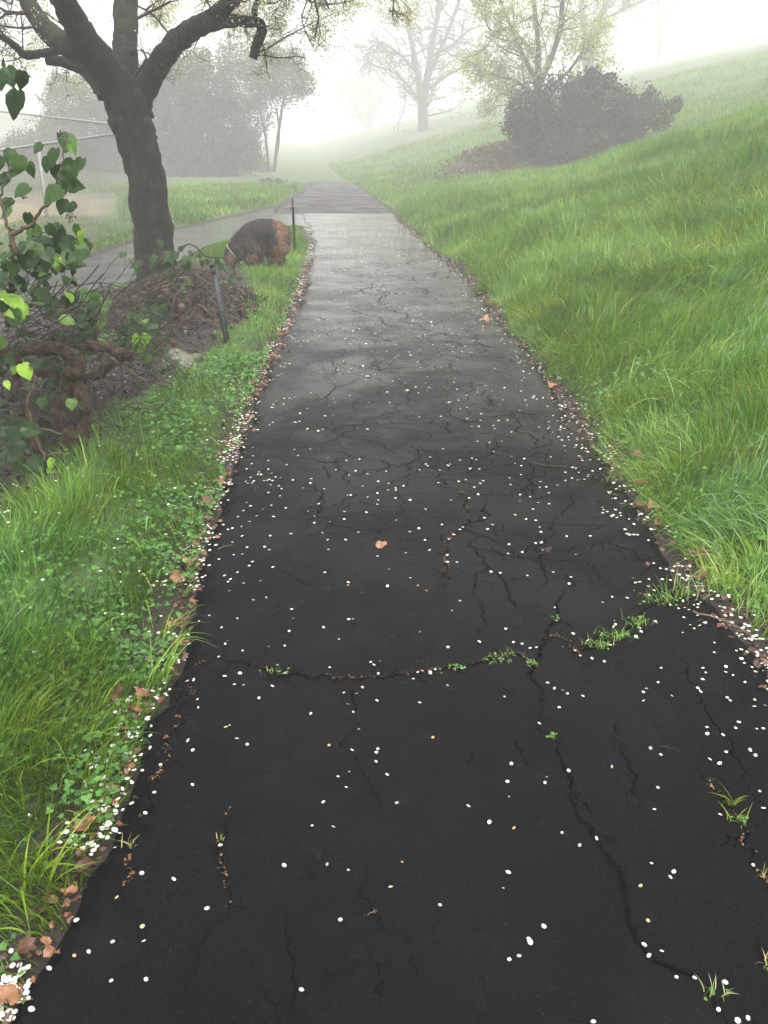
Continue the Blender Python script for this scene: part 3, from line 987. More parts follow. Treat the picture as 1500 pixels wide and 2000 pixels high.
def litter(n, y0, y1, side, off, size, var=(.1, .75), zup=.012):
    y = rng.uniform(y0, y1, n)
    e = ER(y) if side == 'R' else EL(y)
    sgn = 1 if side == 'R' else -1
    d = rng.normal(off[0], off[1], n)
    x = e + sgn * d
    z = np.where(d < .02, .004, H(x, y) + .006) + rng.uniform(0, zup, n)
    z = np.maximum(z, np.where(d < 0.02, .006, -.02))
    v = in_view(x, y, z); x, y, z = x[v], y[v], z[v]; m = len(x)
    N = norm(np.stack([rng.normal(0, .35, m), rng.normal(0, .35, m), np.ones(m)], 1))
    for a, b, tm in ((0, m // 2, DEAD), (m // 2, m, DEAD2)):
        scatter(tm, np.stack([x, y, z], 1)[a:b], N[a:b], rng.uniform(0, 6.28, b - a), rng.uniform(*size, b - a), rng.uniform(*var, b - a), lm, .06)


litter(420, 1.2, 5, 'L', (.03, .035), (.008, .028))
litter(260, 0.3, 2.4, 'R', (.05, .05), (.01, .03), (0, .4))
litter(500, 5, 14, 'L', (.03, .05), (.015, .04))
litter(620, 2.0, 6, 'R', (.05, .06), (.008, .03), (0, .4))
litter(800, 6, 22, 'R', (.03, .06), (.015, .04), (0, .45))
# under the ivy and the brush
nL = 2200
x, y = rng.uniform(-4.5, -.6, nL * 3), rng.uniform(2.8, 10.5, nL * 3)
ok = inside(BARE, x, y) & in_view(x, y, x * 0)
x, y = x[ok], y[ok]
n = len(x)
scatter(DEAD2, np.stack([x, y, H(x, y) + rng.uniform(.0, .03, n)], 1), np.stack([rng.normal(0, .5, n), rng.normal(0, .5, n), np.ones(n)], 1),
        rng.uniform(0, 6.28, n), rng.uniform(.02, .05, n), np.clip(rng.normal(0, .09, n), 0, .4), lm, .05)
tag(lm.build('leaf_litter', M['deadleaf'], origin=(0, 0, 0)), kind='stuff')

# crumbs lodged in the cracks
km = MB()
for L in crumb_spots:
    n = int(len(L) * 0.5)
    i = cr.integers(0, len(L), n)
    cl = vnoise(L[i, 0], L[i, 1], .05, 40)
    i = i[cl > .52]; n = len(i)
    P = np.column_stack([L[i] + cr.normal(0, .0045, (n, 2)), np.full(n, .006)])
    scatter(DEAD2, P, np.column_stack([cr.normal(0, .5, (n, 2)), np.ones(n)]), cr.uniform(0, 6.28, n), cr.uniform(.002, .008, n), cr.random(n), km, .1)
n = 1500
y = cr.uniform(1.2, 6, n); x = EL(y) + (ER(y) - EL(y)) * cr.random(n)
scatter(DEAD2, np.column_stack([x, y, np.full(n, .005)]), np.column_stack([cr.normal(0, .4, (n, 2)), np.ones(n)]), cr.uniform(0, 6.28, n), cr.uniform(.001, .0035, n), cr.random(n) * .5, km, .1)
tag(km.build('crack_debris', M['crumbs'], origin=(0, 0, 0)), kind='stuff')

# ------------------------------------------------------------------ petals
T1 = lambda L: [(350 + a / 2.5, 850 + b / 2.5) for a, b in L]
T7 = lambda L: [(900 + a / 2.5, 800 + b / 2.5) for a, b in L]
T2 = lambda L: [(600 + a / 3, 1400 + b / 3) for a, b in L]
T3 = lambda L: [(1000 + a / 3, 1400 + b / 3) for a, b in L]
T6 = lambda L: [(a / 2.143, 1450 + b / 2.143) for a, b in L]
white = []
white += T1([(360, 65), (320, 88), (360, 105), (435, 130), (355, 145), (330, 170), (435, 170), (390, 185), (385, 197), (400, 197), (450, 190), (350, 212), (325, 232),
             (335, 240), (355, 238), (365, 230), (415, 228), (430, 226), (440, 220), (455, 228), (470, 210), (447, 248), (487, 252), (500, 268), (435, 286), (493, 302),
             (330, 333), (348, 352), (313, 375), (378, 400), (287, 402), (343, 428), (408, 368), (450, 348), (520, 360), (462, 404), (305, 452), (260, 460), (240, 465),
             (145, 453), (200, 490), (308, 498), (445, 495), (545, 488), (155, 507), (135, 513), (180, 541), (150, 541), (150, 568), (103, 572), (260, 527), (332, 555),
             (418, 552), (440, 566), (310, 585), (267, 591), (195, 612), (358, 624), (343, 642), (457, 652), (286, 676), (222, 692), (250, 708), (240, 723), (246, 765),
             (315, 730), (120, 638), (148, 640), (148, 887), (97, 914), (208, 944), (284, 900), (557, 900), (550, 855), (537, 963), (515, 1034), (437, 1038), (310, 1058),
             (238, 1010), (225, 1025), (193, 1088), (222, 1182), (297, 1168), (270, 1222), (455, 1232), (390, 1290), (91, 1297), (94, 1336), (40, 1206), (72, 1200),
             (247, 1422), (282, 1487), (46, 1497), (518, 1168), (643, 1366), (805, 1263), (865, 1268), (825, 1320), (850, 1358), (965, 1302), (1175, 1313), (735, 1140),
             (935, 1115), (950, 1128), (980, 1110), (972, 1170), (1143, 1196), (1310, 1228), (1187, 1155), (1165, 1163), (1225, 1165), (1250, 1150), (1312, 1041),
             (1465, 1014), (1333, 862), (1370, 814), (848, 903), (828, 906), (705, 944), (780, 1003), (1128, 704), (1017, 743), (825, 725), (711, 676), (728, 562),
             (725, 518), (813, 517), (875, 480), (968, 595), (1107, 582), (1222, 568), (1200, 518), (1127, 476), (1170, 462), (1283, 443), (1060, 421), (914, 381), (806, 379),
             (806, 416), (737, 428), (660, 432), (661, 402), (629, 377), (682, 340), (700, 482), (709, 269), (640, 240), (645, 218), (605, 262), (555, 225),
             (765, 174), (830, 200), (862, 178), (920, 195), (817, 129), (860, 125), (880, 121), (728, 115), (640, 72), (563, 75), (580, 103), (525, 150), (971, 231),
             (1023, 241), (1057, 262), (1020, 274), (1058, 274), (1095, 253), (969, 287), (1055, 313), (972, 323), (967, 343), (1127, 320), (838, 299), (822, 299), (920, 308),
             (895, 253), (1203, 147), (1213, 155), (1173, 174), (1272, 174), (1310, 152), (1322, 147), (1315, 155), (1225, 110), (1288, 72), (1450, 125), (1430, 117),
             (1370, 125), (1425, 167), (1465, 171), (1398, 222), (1365, 229), (1440, 260), (1482, 229), (1460, 295), (1415, 312), (1327, 323), (1265, 238), (1203, 367), (1010, 180),
             (1355, 627), (1308, 592), (1310, 625), (1370, 465), (1340, 492), (1318, 514), (1385, 455), (1490, 408)])
white += T7([(32, 50), (82, 160), (140, 165), (198, 158), (247, 115), (95, 57), (160, 210), (250, 232), (310, 245), (295, 280), (265, 268), (295, 322), (238, 340), (242, 372),
             (90, 296), (45, 292), (65, 385), (95, 366), (110, 353), (25, 347), (40, 437), (85, 420), (265, 520), (290, 420), (288, 452), (338, 432), (378, 460), (352, 490), (388, 358),
             (430, 412), (385, 385), (418, 382), (472, 375), (510, 352), (543, 340), (570, 348), (545, 288), (510, 312), (575, 312), (562, 290), (430, 467), (365, 547), (385, 580),
             (390, 602), (318, 542), (130, 590), (155, 568), (517, 623), (632, 624), (692, 483), (697, 495), (692, 508), (714, 505), (560, 715), (450, 800), (325, 815), (192, 805),
             (148, 799), (537, 824), (528, 855), (235, 665), (230, 710), (300, 702), (365, 657), (393, 656), (400, 692), (845, 565), (945, 590), (1018, 600), (915, 645), (738, 440),
             (755, 438), (780, 465), (795, 462), (803, 452), (833, 467), (720, 408), (732, 408), (775, 380), (800, 380), (720, 247), (780, 248), (700, 232), (645, 232), (575, 232),
             (620, 212), (505, 182), (440, 235), (590, 195), (1060, 758), (1110, 685), (1120, 712), (840, 830), (852, 852), (918, 835), (738, 920), (812, 925), (692, 947), (943, 888),
             (918, 912), (1100, 838), (1088, 1020), (1192, 1048), (1083, 1096), (1238, 1145), (950, 1040), (870, 1072), (755, 1055), (745, 1066), (855, 1115), (548, 1100), (652, 1098),
             (467, 1036), (458, 972), (618, 1133), (700, 1236), (640, 1220), (583, 1208), (557, 1183), (370, 1168), (338, 1170), (300, 1150), (257, 1143), (90, 1138), (220, 1077),
             (423, 1340), (456, 1367), (497, 1377), (520, 1393), (596, 1405), (213, 1408), (480, 1461), (890, 1386), (905, 1368), (892, 1428), (962, 1338), (978, 1268), (1030, 1405),
             (1182, 1268), (1195, 1290), (1180, 1323), (1157, 1367), (1170, 1383), (1300, 1412), (1293, 1262), (1237, 1193), (1385, 1127), (1370, 1106), (1347, 1100), (1460, 1126),
             (1495, 1170), (1485, 1255), (1113, 983), (1155, 972), (1137, 960), (1158, 955), (1083, 940), (1022, 960), (895, 1000), (730, 1155)])
white += T2([(262, 204), (413, 198), (405, 218), (404, 271), (468, 347), (181, 359), (229, 421), (95, 508), (29, 647), (154, 655), (525, 514), (944, 531), (1066, 626), (1174, 388),
             (1182, 477), (1196, 283), (1403, 361), (1392, 395), (1178, 922), (778, 1112), (195, 1197), (1385, 1239), (1298, 1312), (1305, 1330), (1183, 1431), (1241, 1413)])
white += T3([(159, 46), (331, 323), (293, 689), (397, 762), (494, 721), (810, 192), (871, 230), (853, 424), (833, 552), (817, 869), (948, 916), (926, 948), (1141, 69), (1143, 107),
             (1235, 116), (1328, 39), (1254, 214), (1158, 257), (1216, 282), (1450, 445), (1472, 544), (1218, 582), (1410, 880), (773, 1343), (876, 1384), (803, 1409), (961, 1537), (1068, 1541),
             (1247, 1566), (1208, 1727), (1380, 1775), (1320, 1790), (475, 1797)])
white += T6([(808, 38), (1035, 14), (806, 183), (673, 100), (647, 216), (609, 302), (568, 82), (484, 447), (924, 438), (595, 555), (728, 580), (867, 702), (603, 838), (473, 842),
             (372, 884), (467, 1005), (612, 1000), (323, 753), (1262, 1044), (1190, 522)])
tan_p = T1([(825, 740), (892, 773), (1165, 741), (1175, 966), (1024, 661), (895, 1238), (315, 1226), (230, 1432), (398, 716), (425, 798), (363, 811), (1240, 1482), (495, 212), (1208, 764)])
tan_p += T2([(118, 874), (240, 908), (556, 860), (489, 1006), (1148, 1014), (736, 129), (302, 80), (127, 174), (247, 330), (1210, 660)]) + T3([(584, 300), (752, 1001), (795, 1205)]) + T6([(598, 777), (313, 900), (490, 655)])
pet = []   # x,y,z,size,var,special
pr = np.random.default_rng(11)
for px, py in white:
    g = gp(px, py); pet.append((g[0], g[1], .005, pr.uniform(.010, .0135), pr.uniform(.3, 1)))
for px, py in tan_p:
    g = gp(px, py); pet.append((g[0], g[1], .005, pr.uniform(.008, .012), pr.uniform(.0, .12)))
# middle distance
n = 0
while n < 1900:
    yv = pr.uniform(4.3, 22); t = pr.random()
    xl, xr = EL(yv), ER(yv); xv = xl + (xr - xl) * t
    px, py, _ = project(np.array([[xv, yv, 0]]))
    dn = (1 if py[0] < 850 else 0.0)
    dn *= np.interp(yv, [4.3, 9, 14, 22], [.55, 1, .8, .45]) * np.clip(vnoise(xv, yv, .6, 44) * 1.5 - .1, .15, 1) * (1.2 - .4 * abs(t - .45))
    n += 1
    if pr.random() < dn: pet.append((xv, yv, .005, pr.uniform(.010, .016), pr.uniform(.2, 1)))
# drifts along the edges
for side, num, off in (('L', 2300, (.035, .035)), ('R', 1300, (.02, .10))):
    y = 1.2 + (20 - 1.2) * pr.random(num) ** 1.5
    y = y if side == 'L' else y + .8
    cl = vnoise(y, y * 0, .12, 46 + (side == 'R'))
    y = y[cl > .35]
    e = ER(y) if side == 'R' else EL(y); s = 1 if side == 'R' else -1
    d = pr.normal(off[0], off[1], len(y))
    for yv, ee, dd in zip(y, e, d):
        x = ee + s * dd
        z = .006 if dd < .0 else float(max(H(np.array([x]), np.array([yv]))[0] + .02, -.01))
        pet.append((x, yv, z, pr.uniform(.010, .015), pr.uniform(.25, 1)))
# a few resting on the grass and by the ivy
for px, py in [(1378, 975), (1185, 745), (250, 318)][:2]:
    pass
x, y = pr.uniform(-2.2, -.5, 260), pr.uniform(1.3, 6.5, 260)
for a, b in zip(x, y):
    if a < EL(b): pet.append((a, b, float(H(np.array([a]), np.array([b]))[0]) + pr.uniform(.02, .07), pr.uniform(.010, .014), pr.uniform(.3, 1)))
pet = np.array(pet)
px, py, dep = project(pet[:, :3])
keep = (px > -400) & (px < 1900) & (py < 2200)
pet, dep, px, py = pet[keep], dep[keep], px[keep], py[keep]
onpath = (px > -5) & (px < 1505) & (py < 2005) & (pet[:, 0] > EL(pet[:, 1]) + .01) & (pet[:, 0] < ER(pet[:, 1]) - .01)
order = np.lexsort((dep, ~onpath))
idx_obj = set(order[:300].tolist())
MARKS = [(745, 1068, 'curled orange leaf'), (1428, 1572, 'upright tuft at bottom right'), (1392, 1942, 'tuft in the bottom corner'), (1203, 1245, 'densest grassy crack tuft'),
         (1335, 1163, 'tall tuft beside the hillside'), (962, 1292, 'mossy tuft on the curved crack'), (540, 1315, 'sparse tuft at the left'), (1078, 1442, 'tiny tuft on the long crack'),
         (432, 1640, 'green sprout in the short crack'), (258, 1655, 'dried tuft by the left edge'), (1205, 938, 'yellowish tuft by the right edge'), (1085, 1212, 'green sprig on the crack'),
         (1268, 993, 'pinkish oval leaf'), (1068, 1076, 'dark curled leaf'), (172, 1618, 'large brown leaf'), (365, 1100, 'upturned leaf in the weeds'), (430, 945, 'orange leaf by the petal heap'),
         (1400, 1208, 'pale twig at right edge'), (727, 1780, 'tiny pale straw'), (1305, 1460, 'thin dark twig'), (440, 1066, 'forked yellow straw'), (870, 946, 'dark bent twig')]
ORD = ['', 'second ', 'third ', 'fourth ', 'fifth ', 'sixth ', 'seventh ', 'eighth ', 'ninth ', 'tenth ', 'eleventh ', 'twelfth ', 'thirteenth ', 'fourteenth ', 'fifteenth ', 'sixteenth ',
       'seventeenth ', 'eighteenth ', 'nineteenth ', 'twentieth '] + ['twenty-%s ' % w for w in ('first', 'second', 'third', 'fourth', 'fifth', 'sixth', 'seventh', 'eighth', 'ninth')]
bins = {}
for i in np.where(onpath)[0]:
    dd = [math.hypot(px[i] - a, py[i] - b) for a, b, _ in MARKS]
    m_ = int(np.argmin(dd)); ox, oy = px[i] - MARKS[m_][0], py[i] - MARKS[m_][1]
    sd = ('right' if ox > 0 else 'left') if abs(ox) > abs(oy) else ('near' if oy > 0 else 'far')
    bins.setdefault((pet[i, 4] < .15, m_, sd), []).append((dd[m_], int(i)))
PLABEL = {}
for (tn, m_, sd), v in bins.items():
    for r_, (_, i) in enumerate(sorted(v)):
        PLABEL[i] = '%s petal, %sclosest to the %s on its %s side' % ('tan' if tn else 'white', ORD[r_], MARKS[m_][2], sd) if r_ < len(ORD) else None
protos = {}
for i in order[:300]:
    x, y, z, s, v = pet[i]
    tanp = v < .15
    k = (pr.integers(0, 4), 'tan' if tanp else 'white')
    if k not in protos:
        tmb = MB(); V, T, Q = PETAL[k[0]]
        V = V.copy(); V[:, 2] -= V[:, 2].min()
        tmb.add(V, [T, Q], .06 if tanp else .3 + .17 * k[0])
        o = tmb.build('petal', M['petal'], origin=(0, 0, 0))
        protos[k] = o
    else:
        o = protos[k].copy(); COL.objects.link(o)
    o.location = (x, y, z)
    o.rotation_euler = (pr.normal(0, .22), pr.normal(0, .22), pr.uniform(0, 6.28))
    s *= pr.uniform(.72, 1.12)
    o.scale = (s, s * pr.uniform(.55, 1.05), s)
    pl = PLABEL.get(int(i))
    if tanp: tag(o, pl or 'small withered tan petal lying on the wet dark asphalt path', 'petal', 'withered tan petals on the path')
    else: tag(o, pl or 'small white blossom petal lying on the wet dark asphalt path', 'petal', 'white petals scattered on the path')
rest = [i for i in range(len(pet)) if i not in idx_obj]
pm = MB()
R_ = pet[rest]
sizes = R_[:, 3] * np.interp(R_[:, 1], [4, 12, 20], [1, 1.25, 1.5])
for k in range(4):
    q = np.arange(len(R_)) % 4 == k
    n = q.sum()
    scatter(PETAL[k], R_[q, :3] + [0, 0, .001], np.column_stack([pr.normal(0, .15, (n, 2)), np.ones(n)]), pr.uniform(0, 6.28, n), sizes[q], R_[q, 4], pm)
tag(pm.build('petal_drift', M['petal'], origin=(0, 0, 0)), 'white petals drifted along the path edges and farther up the path', 'petals', kind='stuff')

# ------------------------------------------------------------------ single dead leaves that stand out
def dead_leaf(px, py, size, var, label, tm=0, z=None, tilt=.3, side=None):
    g = gp(px, py)
    D = float(pav(np.array([g[0]]), np.array([g[1]]))[0])
    zz = .006 if D < .02 else float(H(g[0:1], g[1:2])[0]) + .035
    if z is not None: zz = z
    g = gp(px, py, zz)
    mb = MB()
    V, T, Q = (DEAD, DEAD2)[tm]
    V = V.copy(); V[:, 2] += pr.normal(0, .06, len(V)); V[:, 2] *= 1.3; V[:, 2] -= V[:, 2].min()
    mb.add(V * size, [T, Q], var)
    st = np.array([(0, -.45, .05), (.03, -.7, .02), (.08, -.95, .06)]) * size
    tv, tf = tube(st, .0012, 4); mb.add(tv, tf, var * .6)
    o = mb.build('dead_leaf', M['deadleaf'], origin=(0, 0, 0))
    o.location = g; o.rotation_euler = (pr.normal(0, tilt), pr.normal(0, tilt), pr.uniform(0, 6.28))
    tag(o, label, 'leaf')


dead_leaf(745, 1068, .055, .8, 'curled orange leaf alone in the middle of the path', 1, tilt=.1)
dead_leaf(1268, 993, .075, .78, 'pinkish orange oval leaf on the right edge of the path', 1)
dead_leaf(1250, 990, .07, .45, 'brown leaf tucked beside the pinkish orange oval leaf', 0)
dead_leaf(1240, 893, .08, .6, 'orange brown leaf poking from the hillside grass at the path edge', 0)
dead_leaf(1252, 945, .07, .4, 'dull brown leaf between the two orange leaves on the right edge', 0)
dead_leaf(1080, 755, .085, .75, 'pale orange leaf below the bushy overhang of hillside grass', 0)
dead_leaf(945, 628, .13, .8, 'broad pale tan leaf at the right path edge in the mid distance', 0)
dead_leaf(1365, 1085, .075, .3, 'reddish brown leaf in the dirt below the hillside grass', 0)
dead_leaf(1285, 1026, .05, .5, 'small brown leaf just below the pinkish oval leaf', 1)
dead_leaf(1068, 1076, .05, .05, 'dark curled leaf caught on a crack right of the path centre', 0, tilt=.1)
dead_leaf(1375, 1128, .07, .35, 'brown leaf beside the grassy crack at the right edge', 0)
dead_leaf(172, 1618, .068, .68, 'large brown leaf with white petals on it at the left edge', 0)
dead_leaf(170, 1700, .05, .2, 'dark red folded leaf just under the large brown leaf', 1)
dead_leaf(232, 1357, .06, .3, 'crimson leaf in the weeds at the left edge', 1)
dead_leaf(280, 1362, .06, .6, 'orange brown leaf beside the crimson leaf at the left edge', 0)
dead_leaf(262, 1395, .06, .6, 'brown leaf below the orange brown leaf at the left edge', 0)
dead_leaf(365, 1100, .07, .55, 'upturned brown leaf in the weeds halfway up the left edge', 0)
dead_leaf(348, 1127, .055, .8, 'bright orange leaf under the upturned brown leaf', 1)
dead_leaf(340, 1225, .045, .72, 'yellowish orange leaf near the long overhanging grass blades', 1)
dead_leaf(343, 1258, .055, .35, 'red brown leaf beside a cluster of petals at the left edge', 0)
dead_leaf(8, 1955, .055, .75, 'orange leaf among petals in the bottom left corner', 1)
dead_leaf(50, 1860, .05, .25, 'dark brown leaf by the petals near the bottom left corner', 0)
dead_leaf(430, 945, .06, .62, 'orange leaf beside a heap of petals on the left edge', 1)
dead_leaf(408, 982, .07, .3, 'red leaf below the orange leaf on the left edge', 0)
dead_leaf(505, 733, .08, .22, 'dark red leaves heap leaf at the left edge near the steel post', 0)
dead_leaf(540, 702, .08, .45, 'rusty leaf lying just inside the left edge of the path', 0)
dead_leaf(768, 710, .05, .5, 'small rusty leaf upright on the path in the mid distance', 1)
dead_leaf(362, 733, .09, .6, 'pale brown leaf on the ground in front of the rock', 0)
dead_leaf(583, 1045, .05, .15, 'little dark leaf scrap by the left third of the path', 1) if False else None
dead_leaf(830, 570, .07, .15, 'dark leaf scrap lying far up the path', 1, tilt=.1)
dead_leaf(318, 575, .13, .42, 'red leaf caught in the brush pile beneath the cherry tree', 1, z=.36)


# fallen twigs on the path and at the right edge
def twig_thing(pts, r, var, label, z=.006):
    mb = MB()
    P = np.array([gp(a, b, z) for a, b in pts])
    P = smooth_line(P, None, 4); P += pr.normal(0, .0015, P.shape)
    v, f = tube(P, np.linspace(r, r * .5, len(P)), 5); mb.add(v, f, var)
    for _ in range(3):
        i = pr.integers(2, len(P) - 2); d = norm(pr.normal(0, 1, 3) * [1, 1, .2] + norm(P[i + 1] - P[i]))
        q = np.array([P[i], P[i] + d * r * 8]); v, f = tube(q, r * .4, 4); mb.add(v, f, var)
    o = mb.build('fallen_twig', M['twig'])
    tag(o, label, 'twig')


twig_thing([(1355, 1195), (1400, 1208), (1440, 1225), (1470, 1242)], .004, 1.0, 'pale bare twig lying on the dirt at the right edge', .02)
twig_thing([(1285, 1458), (1305, 1460), (1328, 1467)], .0018, .1, 'thin dark twig lying alone on the right side of the path')
twig_thing([(718, 1786), (727, 1780), (735, 1776)], .0012, 1.0, 'tiny pale straw on the path near the bottom centre')
twig_thing([(1040, 903), (1065, 908), (1110, 913)], .003, .6, 'thin brown twig across the cracks right of centre')
twig_thing([(862, 942), (872, 950), (878, 946), (866, 938)], .003, .1, 'dark bent twig looped beside a crack in mid path')
twig_thing([(425, 1072), (440, 1066), (455, 1065)], .0022, .9, 'forked yellow straw near the left edge of the path')


# weeds sprouting from the cracks
def tuft(px, py, n, L, label, dry=.0, leaves=0, spread=.02):
    g = gp(px, py)
    mb = MB()
    k = n
    P = np.column_stack([pr.normal(0, spread, k), pr.normal(0, spread * .6, k), np.zeros(k)]) + [g[0], g[1], .0]
    blades(P, pr.uniform(L * .5, L, k), np.full(k, .0028), pr.uniform(0, 6.28, k), pr.uniform(.3, .9, k), pr.uniform(0, .4, k), 4,
           np.where(pr.random(k) < dry, .99, pr.uniform(.4, .9, k)), mb)
    o = thing('weed_tuft', label, 'weed', tuple(g))
    mb.build('grass_blades', M['grass'], o)
    if leaves:
        mb = MB()
        P = np.column_stack([pr.normal(0, spread * 1.2, leaves), pr.normal(0, spread * .6, leaves), pr.uniform(.004, .02, leaves)]) + [g[0], g[1], 0]
        scatter(CLOVER, P, np.column_stack([pr.normal(0, .4, (leaves, 2)), np.ones(leaves)]), pr.uniform(0, 6.28, leaves), pr.uniform(.006, .014, leaves), pr.uniform(.4, 1, leaves), mb, .04)
        mb.build('leaves', M['weed'], o)


tuft(1428, 1572, 9, .075, 'upright grass tuft in the right hand crack near the bottom right', .1, 0, .005)
tuft(1445, 1606, 16, .055, 'splayed yellow green tuft just below the upright one in the right hand crack', .3, 8, .012)
tuft(1392, 1942, 12, .05, 'splayed tuft in the long crack at the bottom right corner', .3, 4, .010)
tuft(1495, 1718, 8, .04, 'dry little tuft at the right frame edge below the splayed tufts', .7, 0, .01)
tuft(1490, 1885, 8, .04, 'straw coloured tuft low at the right frame edge', .8, 0, .01)
tuft(1168, 1264, 30, .05, 'left end tuft of the grassy crack on the right', .1, 30, .028)
tuft(1203, 1245, 34, .05, 'densest tuft of the grassy crack, second from its left end', .1, 40, .030)
tuft(1243, 1218, 30, .05, 'third tuft from the left in the grassy crack on the right', .1, 20, .028)
tuft(1290, 1176, 44, .07, 'tuft where the grassy crack bends towards the hillside', .15, 30, .04)
tuft(1335, 1163, 60, .09, 'tall tuft of the grassy crack close to the hillside', .15, 24, .05)
tuft(1385, 1150, 60, .12, 'long bladed tuft where the grassy crack meets the hillside', .15, 24, .06)
tuft(1000, 1280, 10, .03, 'small tuft at the right end of the curved crack', .2, 8, .014)
tuft(962, 1292, 16, .02, 'mossy tuft just left of the right end of the curved crack', .1, 22, .020)
tuft(885, 1306, 8, .015, 'low mossy patch in the curved crack right of centre', .2, 16, .018)
tuft(540, 1315, 8, .025, 'sparse tuft near the left end of the curved crack', .3, 10, .025)
tuft(1040, 1300, 12, .02, 'tiny tuft where the curved crack meets the long crack', .4, 12, .010)
tuft(1078, 1442, 10, .018, 'tiny green tuft on the long crack right of centre', .2, 10, .006)
tuft(432, 1640, 7, .022, 'tiny green sprout in the short crack on the left', .2, 0, .004)
tuft(258, 1655, 12, .045, 'dried out tuft in the crack along the left edge', 1.0, 0, .012)
tuft(1205, 938, 26, .08, 'yellowish tuft standing on the asphalt by the right edge', .35, 10, .04)
tuft(1085, 1212, 6, .02, 'sprig of green in the crack above the meeting of the cracks', .1, 8, .006)

# long grass clumps arching over the left edge
for i, (px, py, n, L, lb) in enumerate([(330, 1260, 12, .30, 'clump of long grey green blades arching over the left edge of the path'),
                                        (300, 1330, 12, .26, 'shorter clump of blades just below the arching clump at the left edge'),
                                        (60, 1720, 26, .24, 'bright upright grass clump low on the left edge')]):
    g = gp(px, py); mb = MB()
    P = np.column_stack([pr.normal(0, .03, n), pr.normal(0, .03, n), np.zeros(n)]) + [g[0], g[1], -.01]
    blades(P, pr.uniform(L * .6, L, n), np.full(n, .0065), pr.normal(.2, .8, n), pr.uniform(.4, .9, n), pr.uniform(.1, .45, n), 7, pr.uniform(.5, .9, n), mb)
    o = thing('grass_clump', lb, 'grass clump', tuple(g)); mb.build('grass_blades', M['grass'], o)


# ------------------------------------------------------------------ branching
def spawn(P, R, n, L, lvl, out, tips, g, up=.3, spread=.9, t0=.25, kids=3, sides=4, wig=.12, minr=.0015, shrink=.5):
    seg = np.linalg.norm(np.diff(P, axis=0), axis=1); cs = np.concatenate([[0], np.cumsum(seg)])
    for _ in range(n):
        t = g.uniform(t0, 1) * cs[-1]
        i = min(np.searchsorted(cs, t), len(P) - 1); i = max(i, 1)
        f = (t - cs[i - 1]) / max(seg[i - 1], 1e-6)
        p = P[i - 1] * (1 - f) + P[i] * f
        ax = norm(P[i] - P[i - 1])
        d = norm(ax * .55 + g.normal(0, spread, 3) * [1, 1, .8] + [0, 0, up])
        r0 = max(minr, min(R[i] * .6, L * .022))
        l = L * g.uniform(.55, 1.15)
        m = 6
        Q = [p]; dd = d
        for k in range(m - 1):
            dd = norm(dd + g.normal(0, wig * 2, 3) + [0, 0, up * .15])
            Q.append(Q[-1] + dd * l / (m - 1))
        Q = np.array(Q); rr = np.linspace(r0, max(minr * .7, r0 * .35), m)
        out.append((Q, rr))
        tips.append(Q[2:])
        if lvl > 0:
            spawn(Q, rr, kids, L * shrink, lvl - 1, out, tips, g, up, spread, .3, kids, sides, wig, minr, shrink)


def twigs_mesh(name, out, mat, parent, var=None, sides=4, g=None):
    mb = MB()
    for Q, rr in out:
        s = sides if rr[0] > .012 else 3
        v, f = tube(Q, rr, s, caps=False)
        mb.add(v, f, (g.uniform(.1, .6) if g is not None else .4) if var is None else var)
    return mb.build(name, mat, parent)


def leaves_at(tips, per, jit, size, g, mb, tmpl=SIMPLE, vm=.5, vs=.2, keepf=None):
    P = np.concatenate(tips)
    P = np.repeat(P, per, 0) + g.normal(0, jit, (len(P) * per, 3))
    if keepf is not None: P = P[keepf(P)]
    n = len(P)
    if not n: return
    scatter(tmpl, P, g.normal(0, 1, (n, 3)) + [0, 0, .4], g.uniform(0, 6.28, n), g.uniform(size * .6, size * 1.3, n), np.clip(g.normal(vm, vs, n), 0, 1), mb)


def limb(pxs, Y, rp):
    """pixel polyline (x,y,rpx[,dY]) at distance Y -> world points and radii"""
    P, R = [], []
    for q in pxs:
        dY = q[3] if len(q) > 3 else 0
        p = atY(q[0], q[1], Y + dY)
        dep = project(p[None])[2][0]
        P.append(p); R.append(q[2] * dep / F * rp)
    return smooth_line(np.array(P), R, 5)


